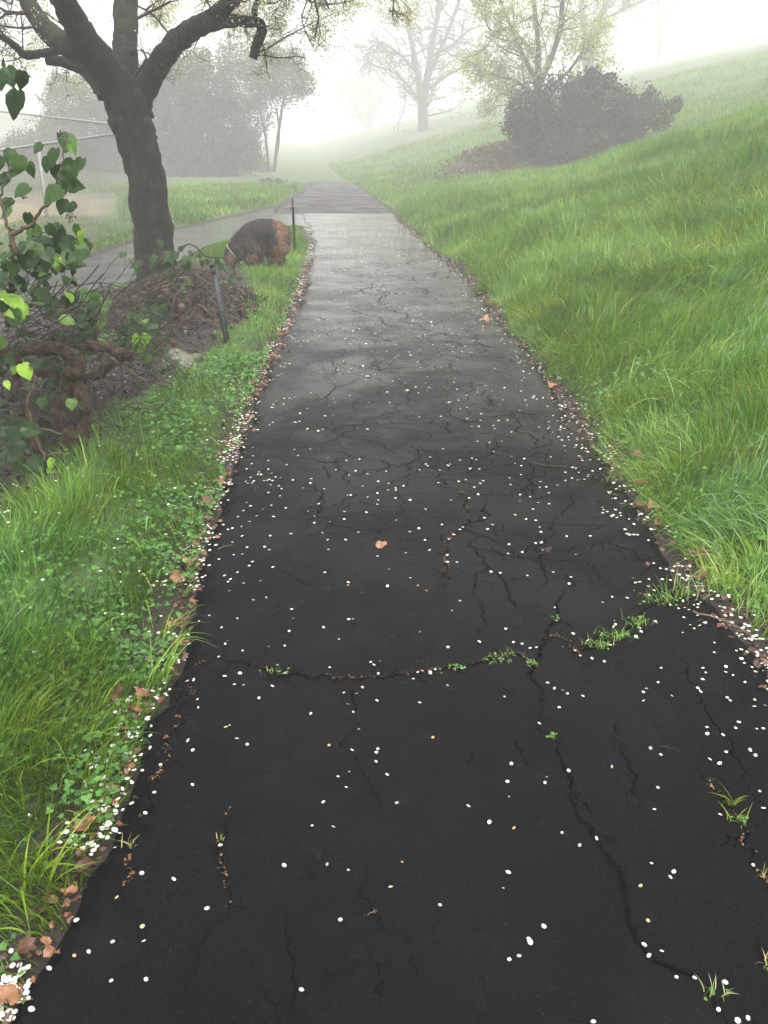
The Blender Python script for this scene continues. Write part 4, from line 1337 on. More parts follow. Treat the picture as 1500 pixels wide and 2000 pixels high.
# ------------------------------------------------------------------ cherry tree
CY = 9.8
g = np.random.default_rng(21)
base = atY(308, 600, CY)
cherry = thing('cherry_tree', 'mossy dark old cherry tree leaning over the brush pile left of the path', 'tree', (base[0], base[1], 0.05))
LB = {
    'trunk': [(318, 640, 56), (314, 585, 46), (308, 540, 40), (300, 470, 37), (292, 400, 37), (284, 340, 36), (270, 285, 37), (258, 235, 41), (247, 195, 44), (240, 160, 36)],
    'a': [(262, 235, 30), (240, 185, 36, -.05), (213, 145, 33, -.15), (186, 105, 30, -.3), (158, 62, 27, -.45), (132, 15, 25, -.6), (112, -30, 24, -.8), (88, -110, 21, -1.2), (50, -220, 17, -1.7), (0, -340, 11, -2.2)],
    'a2': [(190, 112, 24, -.3), (150, 96, 24, -.35), (112, 78, 22, -.2), (85, 52, 19, 0), (62, 18, 17, .2), (45, -20, 16, .4), (10, -100, 13, .8), (-60, -200, 9, 1.2)],
    'b': [(252, 215, 30, 0), (246, 160, 28, .1), (243, 110, 25, .2), (247, 60, 24, .35), (246, 10, 23, .5), (242, -40, 22, .6), (236, -130, 18, .9), (255, -240, 14, 1.3), (240, -360, 9, 1.7)],
    'c': [(258, 225, 26, 0), (280, 180, 24, .05), (303, 135, 22, .0), (335, 92, 21, -.1), (370, 62, 20, -.2), (405, 45, 18, -.3), (448, 40, 13, -.35), (485, 43, 10, -.4), (509, 47, 10, -.4),
          (509, 68, 10, -.4), (500, 92, 9, -.4), (494, 114, 8, -.4)],
    'c2': [(385, 55, 15, -.25), (415, 32, 16, -.3), (445, 8, 15, -.4), (472, -22, 14, -.5), (520, -90, 12, -.8), (600, -170, 9, -1.1), (690, -230, 6, -1.4)],
    'c3': [(500, 46, 5.5, -.4), (497, 20, 6, -.45), (510, -8, 5.5, -.5), (540, -60, 4.5, -.6), (600, -110, 3, -.8)],
    'd': [(205, 190, 15, .1), (188, 160, 14, .15), (163, 136, 12, .2), (128, 122, 10, .25), (92, 118, 8.5, .3)],
    'e': [(128, 92, 9, -.2), (105, 101, 8, -.3), (78, 105, 7.5, -.4), (48, 107, 8, -.45), (33, 92, 7, -.5), (10, 76, 6, -.55), (-30, 62, 5, -.6), (-80, 40, 4, -.7)],
    'f': [(255, 147, 7, .3), (275, 141, 7, .3), (300, 134, 6, .2)],
    'g': [(226, 205, 16, .0), (205, 186, 6, -.1), (182, 180, 2.5, -.15)],
}
mb = MB(); limbs = {}
for k, q in LB.items():
    P, R = limb(q, CY, 1.0)
    if k == 'trunk': P[:, 2] = np.maximum(P[:, 2], -.1)
    P = P + g.normal(0, 1, P.shape) * (R[:, None] * .035)
    limbs[k] = (P, R)
    v, f = tube(P, R, 22 if R.max() > .05 else 12, .06, True, hash(k) % 7 + 3 if False else len(k) + int(q[0][0]))
    mb.add(v, f)
# knots and burrs
for (px, py, r) in [(262, 200, 17), (235, 120, 9), (120, 88, 11), (212, 192, 8), (258, 100, 8), (352, 80, 10), (400, 45, 10), (503, 45, 8), (60, 107, 6), (300, 300, 7), (268, 372, 6)]:
    p = atY(px, py, CY - .08); rr = r * 9.8 / F
    v, f = tube(np.array([p - [0, 0, rr], p - [0, 0, rr * .5], p, p + [0, 0, rr * .5], p + [0, 0, rr]]), [rr * .3, rr * .85, rr, rr * .8, rr * .25], 10, .15, True, int(px))
    mb.add(v, f)
o = mb.build('trunk', M['bark'], cherry)
o['label'] = 'dark fissured trunk with mossy limbs'
out, tips = [], []
for k, n, L in (('a', 12, .9), ('a2', 16, .8), ('b', 14, .9), ('c', 10, .45), ('c2', 30, .9), ('c3', 24, .6), ('e', 12, .45), ('d', 4, .3)):
    P, R = limbs[k]
    spawn(P, R, n, L, 2, out, tips, g, .12, .8, .45 if k in 'ab' else .25, 4, wig=.16, minr=.0026)
# individual drawn twigs
for q in ([(503, 104, 1.6), (530, 90, 1.6), (555, 74, 1.5), (585, 58, 1.2), (612, 44, 1)], [(262, 150, 3), (278, 128, 2.5), (285, 112, 2), (275, 95, 1.5)],
          [(345, 88, 2.2), (325, 60, 2), (300, 30, 2), (270, 12, 2)], [(268, 36, 3), (300, 20, 2.5), (335, 2, 2)], [(412, 26, 2.2), (408, 8, 2), (395, -10, 2)],
          [(45, 100, 1.8), (44, 60, 1.6), (40, 20, 1.4)], [(570, -20, 2), (600, 0, 1.8), (640, 8, 1.5), (690, 2, 1)], [(770, -25, 2), (768, 10, 1.6), (766, 32, 1.3)],
          [(768, 18, 1.2), (778, 28, 1)], [(600, 0, 1.5), (590, 40, 1.3), (610, 90, 1)], [(620, -60, 3), (700, -50, 2.6), (770, -25, 2)]):
    P, R = limb(q, CY - .4, 1.0); out.append((P, R)); tips.append(P[::3])
    spawn(P, R, 7, .28, 1, out, tips, g, .0, .8, .2, 3, minr=.0018)
twigs_mesh('branch', out, M['twig'], cherry, .28)
mb = MB()


def kf(P):
    px, py, d = project(P)
    c = vnoise(px, py, 55, 50)
    dens = np.where(py < 0, .35, np.clip((c - .18) * 2.6, 0, 1)) * np.where((px > 250) & (px < 345) & (py > 60), .15, 1)
    r = g.random(len(P)) < dens * np.interp(py, [60, 120], [1, .35])
    hide = np.zeros(len(P), bool)
    for k in ('trunk', 'a', 'a2', 'b', 'c', 'c2', 'd'):
        lx, ly, ld = project(limbs[k][0]); lr = limbs[k][1] * F / ld
        for i in range(len(lx)): hide |= np.hypot(px - lx[i], py - ly[i]) < lr[i] * 1.15
    return r & (~hide | (g.random(len(P)) < .12))


leaves_at([t + [0, .3, 0] for t in tips], 11, .05, .018, g, mb, HEX, .6, .25, kf)
mb.build('foliage', M['blossom'], cherry)
# a petal stuck on the trunk
tmb = MB(); V, T, Q = PETAL[1]; tmb.add(V * .018, [T, Q], .8)
o = tmb.build('petal', M['petal'], origin=(0, 0, 0))
p = atY(250, 318, CY); dep = 36 * 9.8 / F
o.location = atY(250, 318, CY - .10) ; o.rotation_euler = (math.radians(85), 0, math.radians(-35))
tag(o, 'single white petal stuck to the dark cherry trunk', 'petal')


# ------------------------------------------------------------------ ivy, vines and brush
def leaf_px(mb, px, py, Y, size_px, var, ang=None, face=None, gg=g, tmpl=IVY):
    p = atY(px, py, Y); dep = project(p[None])[2][0]
    s = size_px * dep / F
    N = np.array([gg.normal(0, .45), -1.0, gg.normal(.25, .35)]) if face is None else np.array(face, float)
    a = gg.uniform(0, 6.28) if ang is None else ang
    scatter(tmpl, p[None], N[None], np.array([a]), np.array([s]), np.array([var]), mb, .035, np.array([gg.uniform(.72, 1.1)]))


g = np.random.default_rng(33)
ivy0 = gp(60, 880)
ivy = thing('ivy_shrub', 'tall tangled ivy with glossy leaves, berries and thick woody stems at the left frame edge', 'ivy', (ivy0[0], ivy0[1], 0))
IVS = [  # woody stems, in photo pixels with distance
    ([(128, 985, 13), (125, 930, 15), (138, 870, 17), (150, 850, 20)], 4.55),
    ([(118, 835, 9), (113, 800, 10), (120, 770, 10), (132, 742, 11), (142, 722, 11)], 4.55),
    ([(158, 870, 11), (165, 820, 11), (160, 775, 12), (145, 745, 13), (150, 715, 13), (135, 690, 12), (100, 678, 11), (55, 682, 9), (0, 690, 9), (-60, 700, 9)], 4.6),
    ([(150, 760, 9), (120, 740, 9), (85, 725, 8), (50, 715, 7)], 4.7),
    ([(-30, 690, 11), (10, 690, 11), (28, 702, 9), (30, 730, 8), (25, 780, 7)], 4.5),
    ([(255, 697, 10), (232, 690, 9), (205, 680, 7), (180, 672, 6), (150, 668, 5), (100, 660, 5)], 4.8),
    ([(225, 700, 6), (195, 730, 8), (165, 740, 8), (150, 735, 8)], 5.0),
    ([(150, 735, 8), (150, 700, 7), (170, 680, 7)], 5.1),
    ([(72, 880, 8), (62, 835, 7), (58, 800, 5)], 4.3),
    ([(92, 905, 2.6), (72, 860, 3), (58, 820, 3), (55, 780, 3), (66, 755, 2.8), (67, 730, 2.5)], 4.25),
    ([(68, 832, 2.2), (90, 838, 2), (120, 845, 1.8)], 4.3),
    ([(165, 672, 2), (200, 685, 2.2), (240, 715, 2.2), (285, 745, 2)], 4.9),
    ([(30, 500, 4.5), (22, 462, 3.6), (10, 425, 3), (0, 385, 2.6)], 4.3),
    ([(20, 480, 4.5), (28, 455, 4.5), (60, 440, 3.6), (78, 412, 3), (98, 390, 2.6), (112, 350, 2.2), (122, 320, 2), (124, 270, 1.5)], 4.3),
    ([(0, 385, 2.6), (14, 352, 2), (22, 320, 1.8)], 4.3),
    ([(15, 640, 6), (22, 580, 5.5), (25, 530, 5), (24, 480, 5)], 4.5),
    ([(60, 600, 3), (75, 560, 2.6), (90, 520, 2.2), (115, 500, 1.6)], 4.4),
    ([(60, 600, 1.5), (120, 598, 2), (170, 590, 1.6)], 4.8), ([(90, 625, 2), (130, 608, 2), (172, 592, 1.5)], 4.8),
]
ivp = []
for k, (q, Y) in enumerate(IVS):
    P, R = limb(q, Y, 1.25 if max(c[2] for c in q) > 6 else 1.0)
    P = P + g.normal(0, .004, P.shape)
    big = R.max() > .012
    v, f = tube(P, R, 12 if big else 6, .12 if big else .05, True, k)
    m_ = MB(); m_.add(v, f, .75)
    ivp.append((P, R))
    m_.build('stem', M['vine'] if big else M['twig'], ivy)
# thin tangled runners
out, tips = [], []
for _ in range(420):
    px, py = g.uniform(-60, 290), g.uniform(560, 860)
    if py > 700 and px > 230: continue
    Y = g.uniform(4.3, 5.8)
    a = g.normal(0, .6)
    pts = []
    for k in range(5):
        pts.append(atY(px, py, Y)); px += 34 * math.cos(a); py += 34 * math.sin(a); a += g.normal(0, .45); Y += g.normal(0, .08)
    P = smooth_line(np.array(pts), None, 2)
    P[:, 2] = np.maximum(P[:, 2], H(P[:, 0], P[:, 1]) + .01)
    out.append((P, np.full(len(P), g.uniform(.0012, .0034))))
twigs_mesh('runner', out, M['twig'], ivy, None, 4, g)
# leaves
mb = MB()
KEY = [(130, 275, 40, .55), (140, 285, 38, .72), (105, 305, 38, .45), (92, 320, 30, .35), (153, 325, 44, .45), (137, 332, 46, .5), (112, 335, 32, .4), (130, 350, 38, .4), (145, 362, 40, .45),
       (105, 380, 46, .55), (122, 402, 32, .4), (140, 405, 26, .4), (118, 372, 30, .5), (20, 305, 34, .45), (35, 320, 40, .6), (0, 318, 30, .4), (22, 340, 22, .3), (44, 372, 36, .5),
       (60, 330, 30, .5), (10, 350, 30, .45), (58, 430, 34, .5), (115, 455, 36, .55), (133, 478, 40, .5), (150, 450, 28, .7), (157, 462, 24, .93), (100, 450, 30, .5),
       (0, 155, 36, .3), (18, 148, 40, .35), (42, 155, 36, .35), (30, 200, 56, .35), (8, 126, 26, .3), (75, 288, 26, .4)]
for px, py, s, v in KEY:
    leaf_px(mb, px, py, 4.3 + g.normal(0, .05), s, v, math.pi + g.normal(0, .5))
for px, py, s, v in [(25, 600, 54, .98), (42, 612, 40, .95), (8, 585, 40, .97), (50, 724, 34, .99), (28, 722, 20, .8), (14, 751, 20, .98), (2, 670, 26, .7), (140, 788, 24, .72), (265, 662, 26, .9),
                     (285, 662, 26, .94), (270, 685, 30, .75), (288, 700, 28, .8), (65, 945, 46, .72), (85, 935, 40, .82), (100, 920, 26, .9), (118, 950, 20, .95), (100, 905, 24, .97),
                     (38, 1015, 60, .35), (60, 1005, 34, .5), (70, 905, 40, .3), (40, 862, 30, .45), (130, 625, 30, .8), (200, 630, 30, .85), (165, 575, 34, .62), (182, 582, 34, .6), (200, 595, 40, .62)]:
    leaf_px(mb, px, py, 4.25 if px < 150 else 5.0, s, v, math.pi + g.normal(0, .7), (g.normal(0, .4), -1, .6 + g.normal(0, .3)))
# filler leaves in masses: px box, count, distance, size m, tone
for x0, x1, y0, y1, n, Y0, Y1, s, v in [(-80, 150, 470, 590, 150, 4.2, 5.0, .085, .42), (-80, 75, 540, 700, 60, 4.2, 4.8, .10, .32), (60, 165, 455, 520, 36, 4.2, 4.6, .08, .45),
                                        (90, 260, 590, 700, 190, 4.7, 5.9, .075, .34), (200, 300, 585, 660, 90, 5.2, 6.6, .08, .46), (0, 180, 640, 900, 190, 4.5, 5.6, .06, .22), (240, 330, 650, 730, 50, 5.2, 6.0, .06, .3), (-80, 160, 700, 1010, 120, 4.0, 5.3, .06, .25), (-120, 60, 820, 1000, 70, 3.9, 4.4, .085, .25),
                                        (230, 340, 480, 560, 18, 7.0, 8.6, .10, .32), (290, 345, 470, 580, 22, 8.6, 9.3, .10, .28), (230, 345, 600, 720, 26, 5.6, 6.3, .09, .4),
                                        (-80, 60, 320, 480, 18, 4.4, 4.9, .08, .4), (60, 120, 440, 500, 20, 4.3, 4.6, .06, .45), (-160, -20, 200, 700, 80, 4.0, 5.0, .09, .4)]:
    x = g.uniform(x0, x1, n); y = g.uniform(y0, y1, n); Yv = g.uniform(Y0, Y1, n)
    cl = vnoise(x, y, 30, 60); k = cl > .33; x, y, Yv = x[k], y[k], Yv[k]; n = len(x)
    P = np.array([atY(a, b, c) for a, b, c in zip(x, y, Yv)])
    P[:, 2] = np.maximum(P[:, 2], H(P[:, 0], P[:, 1]) + .03)
    N = np.column_stack([g.normal(0, .6, n), g.normal(-.7, .5, n), g.normal(.7, .5, n)])
    scatter(IVY, P, N, math.pi + g.normal(0, .9, n), g.uniform(s * .4, s * 1.15, n), np.clip(g.normal(v, .14, n) + (g.random(n) < .06) * .35, 0, 1), mb, .03)
mb.build('foliage', M['ivy'], ivy)
# berry clusters
mb = MB()
for px, py in [(122, 262), (138, 425), (28, 450), (90, 455), (75, 462), (100, 452), (150, 468), (42, 130), (50, 152), (112, 468)]:
    c = atY(px, py, 4.3)
    for _ in range(14):
        d = norm(g.normal(0, 1, 3)); e = c + d * .022
        v, f = tube(np.array([c, e]), .0008, 3); mb.add(v, f, .3)
        v, f = tube(np.array([e - d * .003, e - d * .0015, e + d * .0015, e + d * .003]), [.001, .0035, .0035, .001], 6); mb.add(v, f, .05)
mb.build('berries', M['twig'], ivy)

# brush pile at the foot of the cherry
g = np.random.default_rng(44)
bc = gp(370, 640)
brush = thing('brush_pile', 'brown heap of dead twigs and vines around the foot of the cherry tree', 'brush pile', (bc[0], bc[1] + .5, .1))


def pile_h(x, y):
    return H(x, y) + (.29 - .08 * sstep(-1.75, -1.45, x)) * np.exp(-(((x - bc[0] + .16) / .58) ** 2 + ((y - bc[1] - .75) / 1.05) ** 2) ** 1.3)


out = []
for _ in range(2300):
    x, y = bc[0] - .14 + g.normal(0, .36), bc[1] + .75 + g.normal(0, .62)
    a = g.uniform(0, 6.28); l = g.uniform(.12, .5); f_ = g.uniform(.35, 1.08)
    pts = []
    for k in range(4):
        h0 = float(H(np.array([x]), np.array([y]))[0]); h1 = float(pile_h(np.array([x]), np.array([y]))[0])
        pts.append([x, y, h0 + (h1 - h0) * f_ + g.normal(0, .025)])
        x += math.cos(a) * l / 3; y += math.sin(a) * l / 3; a += g.normal(0, .6)
    if float(pav(np.array([pts[0][0], x]), np.array([pts[0][1], y])).min()) < .35: continue
    if min(pts[0][1], y) < 8.0 and max(pts[0][0], x) > -1.72: continue
    P = smooth_line(np.array(pts), None, 2)
    P[:, 2] = np.maximum(P[:, 2], H(P[:, 0], P[:, 1]))
    out.append((P, np.full(len(P), 1.3 * g.choice([.0015, .0022, .003, .006], p=[.4, .35, .2, .05]))))
mb = MB()
for Q, rr in out:
    v, f = tube(Q, rr, 4, caps=False); mb.add(v, f, np.clip(g.normal(.42, .25) + (.3 if g.random() < .2 else 0), 0, 1))
mb.build('twigs', M['twig'], brush)
mb = MB()
n = 1500
x = bc[0] - .14 + g.normal(0, .34, n); y = bc[1] + .75 + g.normal(0, .6, n)
ok = (pav(x, y) > .3) & ~((y < 8.0) & (x > -1.72)); x, y = x[ok], y[ok]; n = len(x)
h0 = H(x, y); z = h0 + (pile_h(x, y) - h0) * g.uniform(.2, 1.0, n)
scatter(DEAD2, np.column_stack([x, y, z]), g.normal(0, 1, (n, 3)), g.uniform(0, 6.28, n), g.uniform(.03, .08, n), np.clip(g.normal(.12, .14, n), 0, .5), mb, .05)
mb.build('dead_leaves', M['deadleaf'], brush)  # brown leaves caught in it
mb = MB()
n = 60
x = bc[0] + g.normal(0, .4, n); y = bc[1] + .6 + g.normal(0, .6, n); z = pile_h(x, y) + .02
scatter(IVY, np.column_stack([x, y, z]), np.column_stack([g.normal(0, .5, n), g.normal(-.5, .4, n), np.ones(n)]), g.uniform(0, 6.28, n), g.uniform(.03, .06, n), np.clip(g.normal(.5, .2, n), 0, .95), mb, .03)
for px, py, Y, s, v in [(298, 605, 7.4, 44, .18), (310, 615, 7.35, 40, .2), (300, 590, 7.4, 36, .22), (318, 600, 7.4, 36, .15)]:
    leaf_px(mb, px, py, Y, s, v, math.pi, None, g)
mb.build('ivy_leaves', M['ivy'], brush)

# thorny cane arching over the steel post
g = np.random.default_rng(45)
cane = thing('ivy_cane', 'thin leafy ivy cane arching from the cherry trunk over the nearer steel post', 'ivy', tuple(gp(345, 560)))
out = []
for q in ([(345, 545, 2), (340, 515, 2), (350, 490, 1.8), (368, 477, 1.6), (385, 484, 1.6), (400, 500, 1.5), (418, 503, 1.4), (440, 505, 1.3), (455, 520, 1.2), (462, 545, 1)],
          [(345, 515, 1.6), (355, 512, 1.4), (368, 522, 1.3), (385, 548, 1.2)], [(272, 555, 1.5), (265, 530, 1.4), (252, 505, 1.2)], [(420, 505, 1.2), (440, 530, 1.1), (470, 548, 1)]):
    P, R = limb(q, 7.9, 1.0); out.append((P, R))
twigs_mesh('stem', out, M['twig'], cane, .45)
mb = MB()
for px, py, s in [(354, 486, 12), (362, 508, 16), (365, 520, 18), (372, 495, 12), (395, 515, 12), (405, 512, 12), (425, 512, 14), (430, 520, 14), (445, 522, 12), (455, 540, 12), (270, 530, 14), (340, 500, 16), (330, 500, 20), (325, 520, 20), (335, 535, 22), (390, 500, 8), (468, 545, 9), (450, 550, 10)]:
    leaf_px(mb, px, py, 7.9, s * 1.2, g.uniform(.3, .6), None, None, g)
mb.build('leaves', M['ivy'], cane)

# ------------------------------------------------------------------ rock
import bmesh


def rock(name, px, py, w, d, h, label, seed):
    gg = np.random.default_rng(seed)
    bm = bmesh.new(); bmesh.ops.create_icosphere(bm, subdivisions=4, radius=1)
    for v in bm.verts:
        c = v.co
        n = 1 + .22 * (vnoise(c.x * 1.5 + seed, c.y * 1.5 + c.z, 1) - .5) * 2 + .08 * (vnoise(c.x * 5, c.z * 5 + c.y * 3, 1, 3) - .5) * 2 + .03 * (vnoise(c.x * 14, c.z * 14 + c.y * 9, 1, 5) - .5) * 2
        n = float(n)
        v.co = Vector((c.x * n * w, c.y * n * d, (c.z * n) * h * (1 if c.z > 0 else .5)))
    me = bpy.data.meshes.new(name); bm.to_mesh(me); bm.free()
    me.polygons.foreach_set('use_smooth', [True] * len(me.polygons)); me.materials.append(M['rock'])
    o = bpy.data.objects.new(name, me); COL.objects.link(o)
    p = gp(px, py, .02); o.location = (p[0], p[1], float(H(p[0:1], p[1:2])[0]) + .0)
    o.rotation_euler = (0, 0.1, seed)
    tag(o, label, 'rock')


rock('rock', 350, 712, .125, .12, .115, 'rounded lichen covered rock in front of the brush pile', 2)
rock('rock', 387, 700, .06, .06, .045, 'small flat stone just right of the rounded rock', 5)

# ------------------------------------------------------------------ steel posts
def chan_post(pb, pt, label):
    p0 = gp(*pb, 0.02); Yb = p0[1]
    p1 = atY(pt[0], pt[1], Yb - .02)
    o = thing('steel_post', label, 'post', tuple(p0))
    ax = p1 - p0; L = np.linalg.norm(ax); ax = ax / L
    side = norm(np.cross(ax, [0, 1, 0])); fr = np.cross(side, ax)
    Rm = np.stack([side, fr, ax], 1)
    mb = MB()
    c = (p0 + p1) / 2 - ax * .05
    for off, sz in (((-.0, 0, 0), (.028, .004, L + .1)), ((-.012, .012, 0), (.004, .020, L + .1)), ((.012, .012, 0), (.004, .020, L + .1)),
                    ((-.019, .020, 0), (.010, .004, L + .1)), ((.019, .020, 0), (.010, .004, L + .1))):
        v, f = box((0, 0, 0), sz); v = (v + np.array(off)) @ Rm.T + c; mb.add(v, f)
    for k in range(9):
        v, f = box((0.0, -.0035, -L / 2 + .1 + k * L / 9.5), (.008, .004, .012)); mb.add(v @ Rm.T + c, f)
    mb.build('channel', M['steel'], o, smooth=False)
    mb = MB()
    P = np.array([p1 - ax * .07, p1 - ax * .068, p1 - ax * .03, p1 - ax * .028, p1 - ax * .005, p1 + ax * .004, p1 + ax * .008])
    v, f = tube(P, [.012, .021, .021, .013, .013, .030, .006], 10); mb.add(v, f)
    mb.build('cap', M['black'], o)
    return o


chan_post((444, 674), (414, 518), 'nearer leaning grey steel channel post with a black cap beside the brush pile')
p0 = gp(576, 492, 0.0); p1 = atY(571, 386, p0[1])
o = thing('pipe_post', 'farther upright dark pipe post with couplings by the dog', 'post', tuple(p0))
ax = norm(p1 - p0); L = np.linalg.norm(p1 - p0)
mb = MB()
zz = [0 - .1, L * .80, L * .801, L * .83, L * .831, L * .93, L * .931, L * .95, L * .951, L]
rr = [.022, .020, .027, .027, .018, .017, .022, .022, .014, .014]
v, f = tube(np.array([p0 + ax * a for a in zz]), rr, 12); mb.add(v, f)
mb.build('pipe', M['rust'], o)
mb = MB()
v, f = tube(np.array([p0 + ax * (L * .815) + [-.045, 0, .0], p0 + ax * (L * .815) + [.04, 0, .0]]), .008, 8); mb.add(v, f)
mb.build('bolt', M['rust'], o)

# ------------------------------------------------------------------ dog
g = np.random.default_rng(55)
DY = 12.75
dogp = gp(492, 520)
dog = thing('dog', 'shaggy black and tan dog sniffing the grass with its head down behind the cherry tree', 'dog', (dogp[0], DY, 0))


def dp(px, py, dd=0.0):
    return atY(px, py, DY + dd)


K = 12.6 / F
caps = [  # (px,py,dd,r px) chains
    [(538, 450, .03, 17), (522, 449, .02, 20), (505, 451, 0, 21), (488, 460, -.02, 22), (473, 473, -.05, 20), (462, 484, -.08, 16), (455, 492, -.10, 13)],
    [(456, 492, -.10, 14), (451, 500, -.13, 13.5), (449, 508, -.16, 10.5), (450, 517, -.18, 7), (451, 523, -.19, 5.5)],
    [(505, 462, 0, 20), (485, 474, 0, 20)],
    [(540, 462, -.08, 15), (545, 478, -.09, 11), (540, 492, -.08, 7), (548, 504, -.07, 5), (546, 522, -.08, 4.5), (541, 525, -.11, 4.5)],
    [(532, 462, .12, 15), (530, 480, .13, 11), (524, 492, .13, 7), (530, 504, .13, 5), (528, 518, .12, 4.5), (522, 520, .09, 4.5)],
    [(488, 480, -.13, 13), (487, 496, -.14, 9), (486, 512, -.14, 6.5), (486, 530, -.14, 5.5), (482, 533, -.17, 5.5)],
    [(500, 478, .10, 13), (504, 494, .10, 8), (502, 510, .10, 6), (502, 524, .10, 5), (498, 526, .07, 5)],
    [(541, 441, .03, 9), (551, 450, .02, 9), (553, 470, .0, 7), (550, 488, -.02, 5)],
    [(463, 483, -.24, 4), (466, 494, -.27, 5), (467, 503, -.27, 3)],
    [(447, 484, .02, 4), (443, 494, .03, 5), (443, 502, .03, 3)],
]
bm = bmesh.new()
for ch in caps:
    for a, b in zip(ch[:-1], ch[1:]):
        for t in np.linspace(0, 1, 7):
            p = dp(a[0] * (1 - t) + b[0] * t, a[1] * (1 - t) + b[1] * t, a[2] * (1 - t) + b[2] * t); r = (a[3] * (1 - t) + b[3] * t) * K
            m4 = __import__('mathutils').Matrix.Translation(Vector(p - np.array(dog.location)))
            bmesh.ops.create_icosphere(bm, subdivisions=2, radius=r, matrix=m4)
me = bpy.data.meshes.new('body_src'); bm.to_mesh(me); bm.free()
src = bpy.data.objects.new('body_src', me); COL.objects.link(src)
rm = src.modifiers.new('r', 'REMESH'); rm.mode = 'VOXEL'; rm.voxel_size = .018
sm = src.modifiers.new('s', 'SMOOTH'); sm.factor = .6; sm.iterations = 5
dg = bpy.context.evaluated_depsgraph_get()
bme = bpy.data.meshes.new_from_object(src.evaluated_get(dg))
bpy.data.objects.remove(src)
bme.name = 'body'
nv = len(bme.vertices); co = np.empty(nv * 3, np.float32); bme.vertices.foreach_get('co', co); co = co.reshape(-1, 3).astype(float)
no = np.empty(nv * 3, np.float32); bme.vertices.foreach_get('normal', no); no = no.reshape(-1, 3).astype(float)
dl = np.array(dog.location)


def tanmask(Wp):
    px, py, _ = project(Wp)
    px = px + g.normal(0, 2.5, len(px)); py = py + g.normal(0, 2.5, len(py))
    e = lambda x, y, a, b: ((px - x) / a) ** 2 + ((py - y) / b) ** 2 < 1
    m = e(548, 462, 8, 34) | e(543, 436, 10, 9) | e(536, 490, 12, 22) | e(506, 492, 13, 15) | e(488, 500, 7, 10) | e(447, 506, 9, 13)
    return m


def furvar(Wp):
    t = tanmask(Wp)
    return np.where(t, np.clip(g.normal(.8, .14, len(Wp)), .6, 1), np.clip(g.normal(.25, .15, len(Wp)), 0, .5))


a = bme.attributes.new('var', 'FLOAT', 'POINT'); a.data.foreach_set('value', furvar(co + dl).astype(np.float32))
bme.polygons.foreach_set('use_smooth', [True] * len(bme.polygons)); bme.materials.clear(); bme.materials.append(M['fur'])
bo = bpy.data.objects.new('body', bme); COL.objects.link(bo); bo.parent = dog
i = g.integers(0, nv, 26000)
P0 = co[i] + dl + g.normal(0, .006, (len(i), 3)); N0 = no[i]
px, py, _ = project(P0)
legs = (py > 505) | ((px < 458) & (py > 495))
flow = norm(N0 * .22 + np.array([.45, 0, -.75]) + g.normal(0, .28, P0.shape))
Lf = np.where(legs, .022, g.uniform(.03, .075, len(i))) * np.where(px > 528, 1.3, 1) * (.6 + .9 * vnoise(px, py, 7, 80))
S = norm(np.cross(flow, N0 + g.normal(0, .2, P0.shape)))
w = g.uniform(.004, .008, len(i))[:, None]
mid = P0 + flow * (Lf * .5)[:, None] + N0 * .008; tip = P0 + flow * Lf[:, None] + np.array([0, 0, -.008])
V = np.stack([P0 - S * w, P0 + S * w, mid + S * w * .8, mid - S * w * .8, tip], 1).reshape(-1, 3)
o5 = (np.arange(len(i)) * 5)[:, None]
build('coat', V, [o5 + np.array([[0, 1, 2, 3]]), o5 + np.array([[3, 2, 4]])], M['fur'], dog, np.repeat(furvar(P0), 5), True)
# collar and tag, nose and eye
mb = MB()
c = dp(457, 496, -.12); axn = norm(np.array([.8, .1, .6]))
u = norm(np.cross(axn, [0, 1, 0])); w_ = np.cross(axn, u)
ring = [c + (u * math.cos(t) * 1.0 + w_ * math.sin(t) * 1.0) * 20.5 * K for t in np.linspace(0, 2 * math.pi, 25)]
v, f = tube(np.array(ring), .008, 6); mb.add(v, f)
mb.build('collar', M['collar'], dog)
mb = MB(); cc = dp(471, 513, -.24)
v, f = tube(np.array([cc, cc + [0, -.004, 0]]), .016, 12); mb.add(v, f); mb.build('tag', M['tagmetal'], dog)
mb = MB(); cc = dp(451, 524, -.20)
v, f = tube(np.array([cc + [-.015, 0, 0], cc, cc + [.015, 0, 0]]), [.008, .016, .008], 8); mb.add(v, f); mb.build('nose', M['black'], dog)
for q in ((456, 503, -.25), (445, 503, -.20)):
    mb = MB(); cc = dp(*q); v, f = tube(np.array([cc + [0, -.006, 0], cc, cc + [0, .006, 0]]), [.004, .008, .004], 8); mb.add(v, f); mb.build('eye', M['black'], dog)

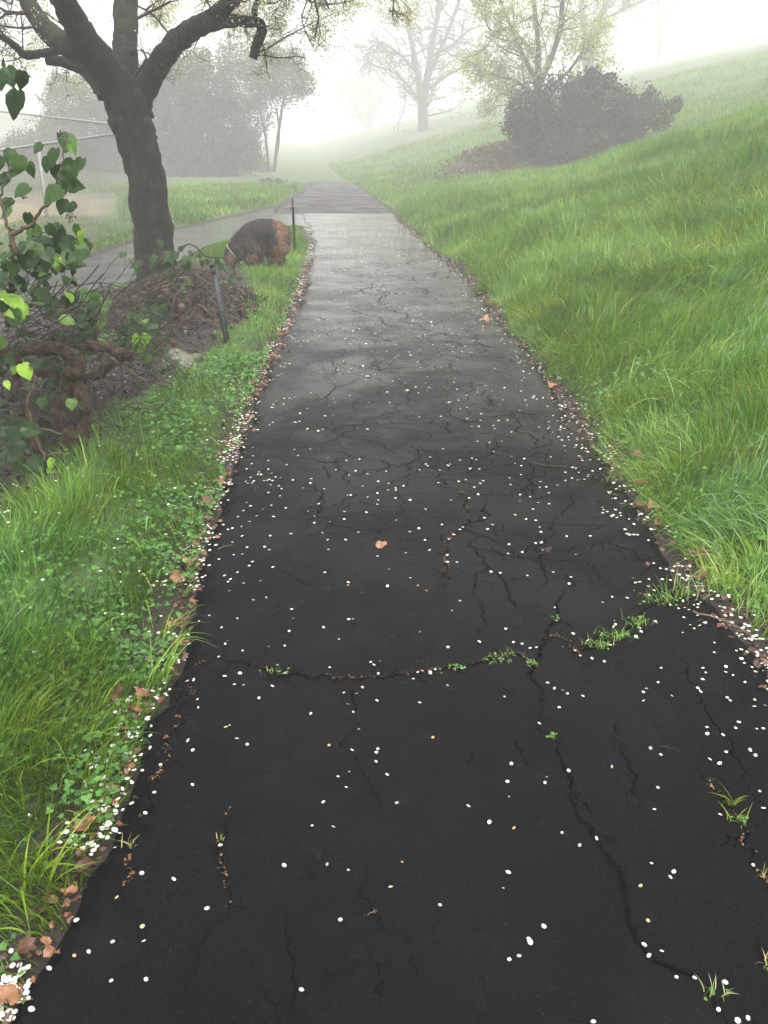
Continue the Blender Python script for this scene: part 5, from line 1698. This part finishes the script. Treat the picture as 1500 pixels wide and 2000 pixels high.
# ------------------------------------------------------------------ chain-link fences
def fence(A, B, hgt, npost, label, first, ext_post=None, pitch=.075):
    o = thing('chain_link_fence', label, 'fence', (A[0], A[1], A[2] - hgt))
    L = np.linalg.norm((B - A)[:2]); dz = B[2] - A[2]; d = np.array([*(B - A)[:2] / L, 0])
    pt = lambda s, h: A + d * s + np.array([0, 0, dz * s / L - h])
    mb = MB(); v, f = tube(np.array([A - d * .05, B]), .019, 8); mb.add(v, f); mb.build('top_rail', M['galv'], o)
    for s in first:
        mb = MB(); top = pt(s, -.03); v, f = tube(np.array([pt(s, hgt + .3), top]), .033, 10); mb.add(v, f)
        v, f = tube(np.array([top, top + [0, 0, .02], top + [0, 0, .035]]), [.038, .036, .01], 10); mb.add(v, f)
        mb.build('fence_post', M['galv'], o)
    mb = MB()
    nrm = np.array([-d[1], d[0], 0]) * .004
    nW = int((L + hgt) / pitch)
    for fam in (1, -1):
        for k in range(nW):
            s0 = k * pitch - (hgt if fam == 1 else 0)
            if fam == 1: a, b = (s0, hgt), (s0 + hgt, 0)
            else: a, b = (s0, 0), (s0 + hgt, hgt)
            (sa, ha), (sb, hb) = a, b
            if sb <= 0 or sa >= L: continue
            if sa < 0: t = -sa / (sb - sa); sa, ha = 0, ha + (hb - ha) * t
            if sb > L: t = (L - a[0]) / (b[0] - a[0]); sb, hb = L, a[1] + (b[1] - a[1]) * t
            P = np.array([pt(sa, ha - .012), pt(sb, hb - .012)]) + nrm * fam
            v, f = tube(P, .0046, 3, caps=False); mb.add(v, f)
    # knuckles above the rail
    for k in range(int(L / pitch)):
        P = np.array([pt(k * pitch, 0), pt(k * pitch + pitch * .4, -.045)])
        v, f = tube(P, .004, 3, caps=False); mb.add(v, f)
    mb.build('wire_mesh', M['galv'], o)


LA = np.linalg.norm((FA1 - FA0)[:2])
pA = atY(73, 284, 15.0); sA = np.linalg.norm((pA - FA0)[:2])
fence(FA0, FA1, 1.72, 3, 'nearer chain link fence between the side path and the tan field', [0.0, sA * .985, sA * 1.75])
FB1 = atY(-200, 195, 27.0)
pB = atY(72, 228, 24.5)
dB = FB1 - FA0; sB = np.linalg.norm((pB - FA0)[:2]) * .9
fence(FA0 + [-.25, .35, .12], FB1, 1.95, 2, 'farther chain link fence rising behind the nearer one', [sB, np.linalg.norm(dB[:2]) * .98], pitch=.085)


# ------------------------------------------------------------------ far trees and shrubs
def ground_at(x, y):
    return float(H(np.array([x]), np.array([y]))[0])


def bushy(name, label, cat, clumps, Y, seed, leafsize, nleaf, mat, trunk=None, stems=0, group=None, fringe=.12, vm=.45, depth=1.0, shade=.1):
    """clumps: (px,py,rpx[,dY]) lumps of foliage at distance Y; leaves lie near the lumps' skins and scatter off them"""
    gg = np.random.default_rng(seed)
    C, R = [], []
    for q in clumps:
        dY = q[3] if len(q) > 3 else 0
        p = atY(q[0], q[1], Y + dY); C.append(p); R.append(q[2] * project(p[None])[2][0] / F)
    C, R = np.array(C), np.array(R)
    cx = C[:, 0].mean()
    o = thing(name, label, cat, (cx, Y, ground_at(cx, Y)), group)
    w = R ** 2; w = w / w.sum()
    k = gg.choice(len(C), nleaf, p=w)
    d = norm(gg.normal(0, 1, (nleaf, 3)))
    # sub-lumps break the outline
    lump = norm(gg.normal(0, 1, (40, 3)))
    f = (d @ lump.T).max(1)
    lum2 = np.clip(vnoise(d[:, 0] * 4 + k * 3.1, d[:, 2] * 4 + d[:, 1] * 2.7 + k, 1, 70), 0, 1)
    rad = R[k] * (.62 + .30 * lum2 + .16 * (f - .8)) * (gg.random(nleaf) ** .22) * (1 + np.abs(gg.normal(0, fringe, nleaf)))
    P = C[k] + d * rad[:, None] * [1, depth, 1]
    gz = H(P[:, 0], P[:, 1]); P = P[P[:, 2] > gz]
    n = len(P)
    mb = MB()
    var = np.clip(gg.normal(vm, .16, n) + (vnoise(P[:, 0] * 1.0, P[:, 2] + P[:, 1], .6, 71) - .5) * .5, 0, 1)
    scatter(HEX, P, gg.normal(0, 1, (n, 3)) + [0, 0, .5], gg.uniform(0, 6.28, n), gg.uniform(leafsize * .6, leafsize * 1.3, n), var, mb)
    mb.build('crown', mat, o)
    # stray sprigs that break the outline
    mb2 = MB(); ns = nleaf // 160
    ks = gg.choice(len(C), ns, p=w); ds = norm(gg.normal(0, 1, (ns, 3)) + [0, 0, .6])
    SP = []
    for q_ in range(ns):
        st = C[ks[q_]] + ds[q_] * R[ks[q_]] * .75
        ln = gg.uniform(.25, .6) * R[ks[q_]] * (1 + fringe * 2)
        dirn = norm(ds[q_] + [0, 0, .5] + gg.normal(0, .25, 3))
        en = st + dirn * ln
        if min(st[2], en[2]) < float(H(st[0:1], st[1:2])[0]): continue
        Pq = np.array([st, (st + en) / 2 + gg.normal(0, .03, 3), en]); v, f = tube(Pq, [.014, .010, .004], 3, caps=False); mb2.add(v, f, .3)
        tt = gg.random(14)[:, None]; SP.append(st + (en - st) * tt + gg.normal(0, leafsize * .6, (14, 3)))
    SP = np.concatenate(SP); n = len(SP)
    mbs = MB(); scatter(HEX, SP, gg.normal(0, 1, (n, 3)) + [0, 0, .5], gg.uniform(0, 6.28, n), gg.uniform(leafsize * .6, leafsize * 1.2, n), np.clip(gg.normal(vm, .2, n), 0, 1), mbs)
    mbs.build('foliage_tips', mat, o)
    mb2.build('foliage_twigs', M['twig'], o)
    # stems / limbs
    mb = MB()
    if trunk:
        for q in trunk:
            Pq, Rq = limb(q, Y, 1.0)
            v, f = tube(Pq, Rq, 8, .05, True, seed); mb.add(v, f)
    b0 = np.array([cx, Y, ground_at(cx, Y) - .1])
    for _ in range(stems):
        c = gg.integers(0, len(C)); e = C[c] + gg.normal(0, 1, 3) * R[c] * .5
        s = b0 + gg.normal(0, .25, 3) * [R.max() * .8, .5, 0]
        m = (s + e) / 2 + gg.normal(0, .12, 3) * R.max()
        Pq = smooth_line(np.array([s, m, e]), None, 4)
        v, f = tube(Pq, np.linspace(.05, .012, len(Pq)) * (R.max() / 1.6), 5); mb.add(v, f)
    if trunk or stems: mb.build('trunk', M['farbark'], o)
    return o, C, R


# dark masses beyond the fence on the left
bushy('evergreen_tree', 'tall dark rounded tree behind the cherry trunk, largest of the foggy trees on the left', 'tree',
      [(330, 300, 75), (400, 290, 75), (350, 200, 70), (410, 190, 62), (330, 235, 80), (440, 250, 60), (300, 160, 45), (385, 130, 32), (470, 300, 45), (400, 105, 14), (350, 330, 60), (430, 335, 45), (360, 140, 34)],
      54, 101, .12, 62000, M['farleaf'], stems=10, group='foggy trees on the left', fringe=.13)
bushy('evergreen_tree', 'lower dark tree mass left of the cherry trunk behind the chain link fences', 'tree',
      [(130, 200, 48), (190, 180, 50), (120, 260, 50), (190, 260, 60), (240, 220, 60), (80, 290, 40), (40, 290, 30), (160, 320, 50), (230, 310, 55), (10, 310, 30), (120, 165, 26), (190, 145, 26)],
      58, 102, .13, 40000, M['farleaf'], stems=10, group='foggy trees on the left', fringe=.15)
bushy('evergreen_tree', 'broad dark tree behind the slender leaning stems near the road', 'tree',
      [(470, 170, 55), (520, 150, 50), (490, 230, 45), (560, 160, 45), (450, 120, 35), (520, 110, 30), (570, 120, 26), (595, 165, 26), (480, 280, 32), (500, 320, 25)],
      60, 103, .12, 21000, M['farleaf'], [[(533, 356, 4), (540, 290, 3), (548, 230, 2.8), (556, 185, 2.4)], [(527, 356, 3.5), (522, 300, 2.6), (516, 250, 2.2), (500, 190, 1.8)], [(530, 350, 2.6), (545, 270, 2), (540, 210, 1.8)]],
      group='foggy trees on the left', fringe=.30)
bushy('low_shrub', 'low foggy shrub at the foot of the slender leaning stems', 'shrub', [(520, 365, 16), (545, 362, 13), (500, 368, 12)], 42, 104, .10, 2500, M['farleaf'], stems=4)

# dark shrub on the hillside
bushy('hillside_shrub', 'wide dark green shrub on the slope right of the road', 'shrub',
      [(1030, 220, 50), (1090, 210, 55), (1140, 190, 45), (1190, 210, 50), (1240, 225, 42), (1290, 225, 30), (1075, 270, 55), (1130, 275, 55), (1180, 265, 48), (1225, 255, 38), (1110, 300, 40),
       (1010, 250, 30), (1320, 205, 16), (1190, 155, 16), (1270, 195, 22), (1055, 295, 34), (1160, 150, 20)],
      34.0, 105, .090, 36000, M['shrub'], stems=34, fringe=.16, vm=.4)
# spring tree behind it
g = np.random.default_rng(66)


def px_tree(name, label, limbs_, Y, seed, nsp, L, lvl, leaf=None, mat=None, up=.2, kids=4, minr=.006, group=None, spread=.8, leafn=2, jit=.12, rscale=1.0, twig_mat=None):
    gg = np.random.default_rng(seed)
    P0, R0 = limb(limbs_[0], Y, rscale)
    x, y = P0[0][0], P0[0][1]
    o = thing(name, label, 'tree', (x, y, ground_at(x, y)), group)
    mb = MB(); out, tips = [], []
    for q in limbs_:
        P, R = limb(q, Y, rscale)
        if q is limbs_[0]:
            P = np.vstack([[P[0][0], P[0][1], min(P[0][2], ground_at(P[0][0], P[0][1])) - .2], P]); R = np.concatenate([[R[0] * 1.15], R])
        v, f = tube(P, R, 10, .06, True, seed); mb.add(v, f)
        spawn(P, R, nsp, L, lvl, out, tips, gg, up, spread, .35 if q is limbs_[0] else .1, kids, minr=minr)
    mb.build('trunk', M['farbark'], o)
    twigs_mesh('branch', out, M['farbark'], o, .4)
    if leaf:
        mb = MB(); leaves_at(tips, leafn, jit, leaf, gg, mb, HEX, .5, .2); mb.build('foliage', mat, o)
    return o


px_tree('leafing_tree', 'tree with pale yellow green spring leaves rising behind the hillside shrub',
        [[(1052, 215, 7), (1050, 165, 6), (1052, 110, 5), (1048, 50, 4.5), (1040, -10, 4), (1035, -70, 3)],
         [(1050, 160, 5), (1025, 115, 4), (1005, 70, 3.5), (985, 20, 3), (965, -30, 2)],
         [(1055, 165, 5), (1078, 110, 5), (1095, 50, 5), (1100, -10, 4), (1105, -60, 3)],
         [(1052, 190, 4), (1010, 160, 3), (975, 150, 2.5), (945, 140, 2)],
         [(1060, 180, 4), (1100, 150, 3), (1135, 110, 2.5), (1160, 90, 2)],
         [(1048, 200, 3), (1010, 195, 2.5), (975, 180, 2)],
         [(1040, 100, 3), (1000, 60, 2.5), (960, 60, 2), (940, 20, 1.6)]],
        44, 201, 10, 1.8, 2, .10, M['spring'], kids=4, minr=.006, leafn=3, jit=.14)
px_tree('bare_tree', 'leafless grey tree with a forked trunk standing on the slope beside the road',
        [[(826, 278, 12), (826, 230, 10), (824, 180, 10)],
         [(822, 190, 7), (815, 140, 6), (805, 90, 5), (795, 40, 4.5), (790, -20, 4), (780, -80, 3)],
         [(828, 190, 8), (838, 130, 7), (845, 80, 6), (855, 30, 5), (862, -20, 4), (868, -80, 3)],
         [(832, 160, 5), (850, 120, 4.5), (872, 70, 4), (890, 20, 3.5), (912, -40, 3)],
         [(822, 200, 3.5), (795, 165, 2.5), (765, 140, 2), (735, 130, 1.6)],
         [(830, 180, 3.5), (870, 150, 2.5), (905, 130, 2), (930, 125, 1.5)],
         [(818, 150, 3.5), (785, 110, 2.8), (750, 85, 2), (725, 80, 1.5)],
         [(842, 110, 3.5), (880, 90, 2.8), (915, 60, 2), (940, 50, 1.5)]],
        98, 202, 11, 4.6, 2, None, None, kids=4, minr=.028, up=.08)
px_tree('forked_tree', 'large faint tree with a forked trunk high on the slope behind the leafing tree',
        [[(1150, 150, 12), (1148, 100, 11), (1152, 70, 11)], [(1148, 75, 8), (1140, 40, 7), (1135, 0, 6), (1125, -60, 4)], [(1155, 72, 8), (1170, 40, 7), (1188, 0, 6), (1210, -60, 4)],
         [(1175, 40, 3), (1215, 20, 2.5), (1260, 0, 2)]], 95, 203, 9, 4.4, 2, .22, M['spring'], kids=4, minr=.03, up=.1, leafn=1, jit=.3)
px_tree('slender_tree', 'very faint slender bare tree on the crest of the slope', [[(1283, 140, 5), (1288, 100, 4), (1290, 50, 3), (1285, 0, 2)], [(1290, 60, 2.5), (1310, 20, 2), (1330, -20, 1.5)]],
        165, 204, 9, 4.6, 2, None, None, kids=4, minr=.03)
px_tree('roadside_tree', 'barely visible tree in the fog where the road disappears', [[(716, 320, 8), (718, 270, 6), (722, 220, 5), (720, 160, 4)], [(722, 240, 4), (740, 200, 3), (750, 160, 2)], [(718, 250, 4), (695, 210, 3), (680, 170, 2)]],
        190, 205, 9, 7.0, 2, .40, M['farleaf'], kids=4, minr=.05, leafn=2, jit=.8)
# dry brambles on the bank below the shrub
gg = np.random.default_rng(77)
mb = MB(); n = 5200
x = 4.6 + gg.normal(0, 1.3, n); y = 34.6 + gg.normal(0, 1.5, n); z = H(x, y) + gg.uniform(0, .22, n)
ok = pav(x, y) > .5
scatter(HEX, np.column_stack([x, y, z])[ok], gg.normal(0, 1, (ok.sum(), 3)) + [0, 0, .6], gg.uniform(0, 6.28, ok.sum()), gg.uniform(.05, .11, ok.sum()), np.clip(gg.normal(.42, .25, ok.sum()), 0, 1), mb)
tag(mb.build('bank_litter', M['bramble'], origin=(0, 0, 0)), kind='stuff')

# ------------------------------------------------------------------ fog
hz = thing if False else None
V, Fq = box((0, 95, 13.5), (300, 300, 33))
V[:, 1] = np.where(V[:, 1] < 0, -20, 245)
V[:, 2] = np.where(V[:, 2] < 0, -1.5, 30)
lo = zs.min()
V[:, 2] = np.where(V[:, 2] < 0, min(-1.5, lo - 1), max(30, zs.max() + 3))
V[:, 0] = np.where(V[:, 0] < 0, -165, 165)
V[:, 1] = np.where(V[:, 1] < 0, -20, 430)
m = bpy.data.materials.new('haze_air'); m.use_nodes = True
nt = m.node_tree; nt.nodes.clear()
out_ = nt.nodes.new('ShaderNodeOutputMaterial'); pv = nt.nodes.new('ShaderNodeVolumePrincipled')
pv.inputs['Color'].default_value = (0.995, 0.972, 0.985, 1)
pv.inputs['Density'].default_value = HAZE_DENSITY
pv.inputs['Anisotropy'].default_value = 0.0
nt.links.new(pv.outputs[0], out_.inputs['Volume'])
o = build('haze', V, [Fq], m, smooth=False)
tag(o, kind='stuff')
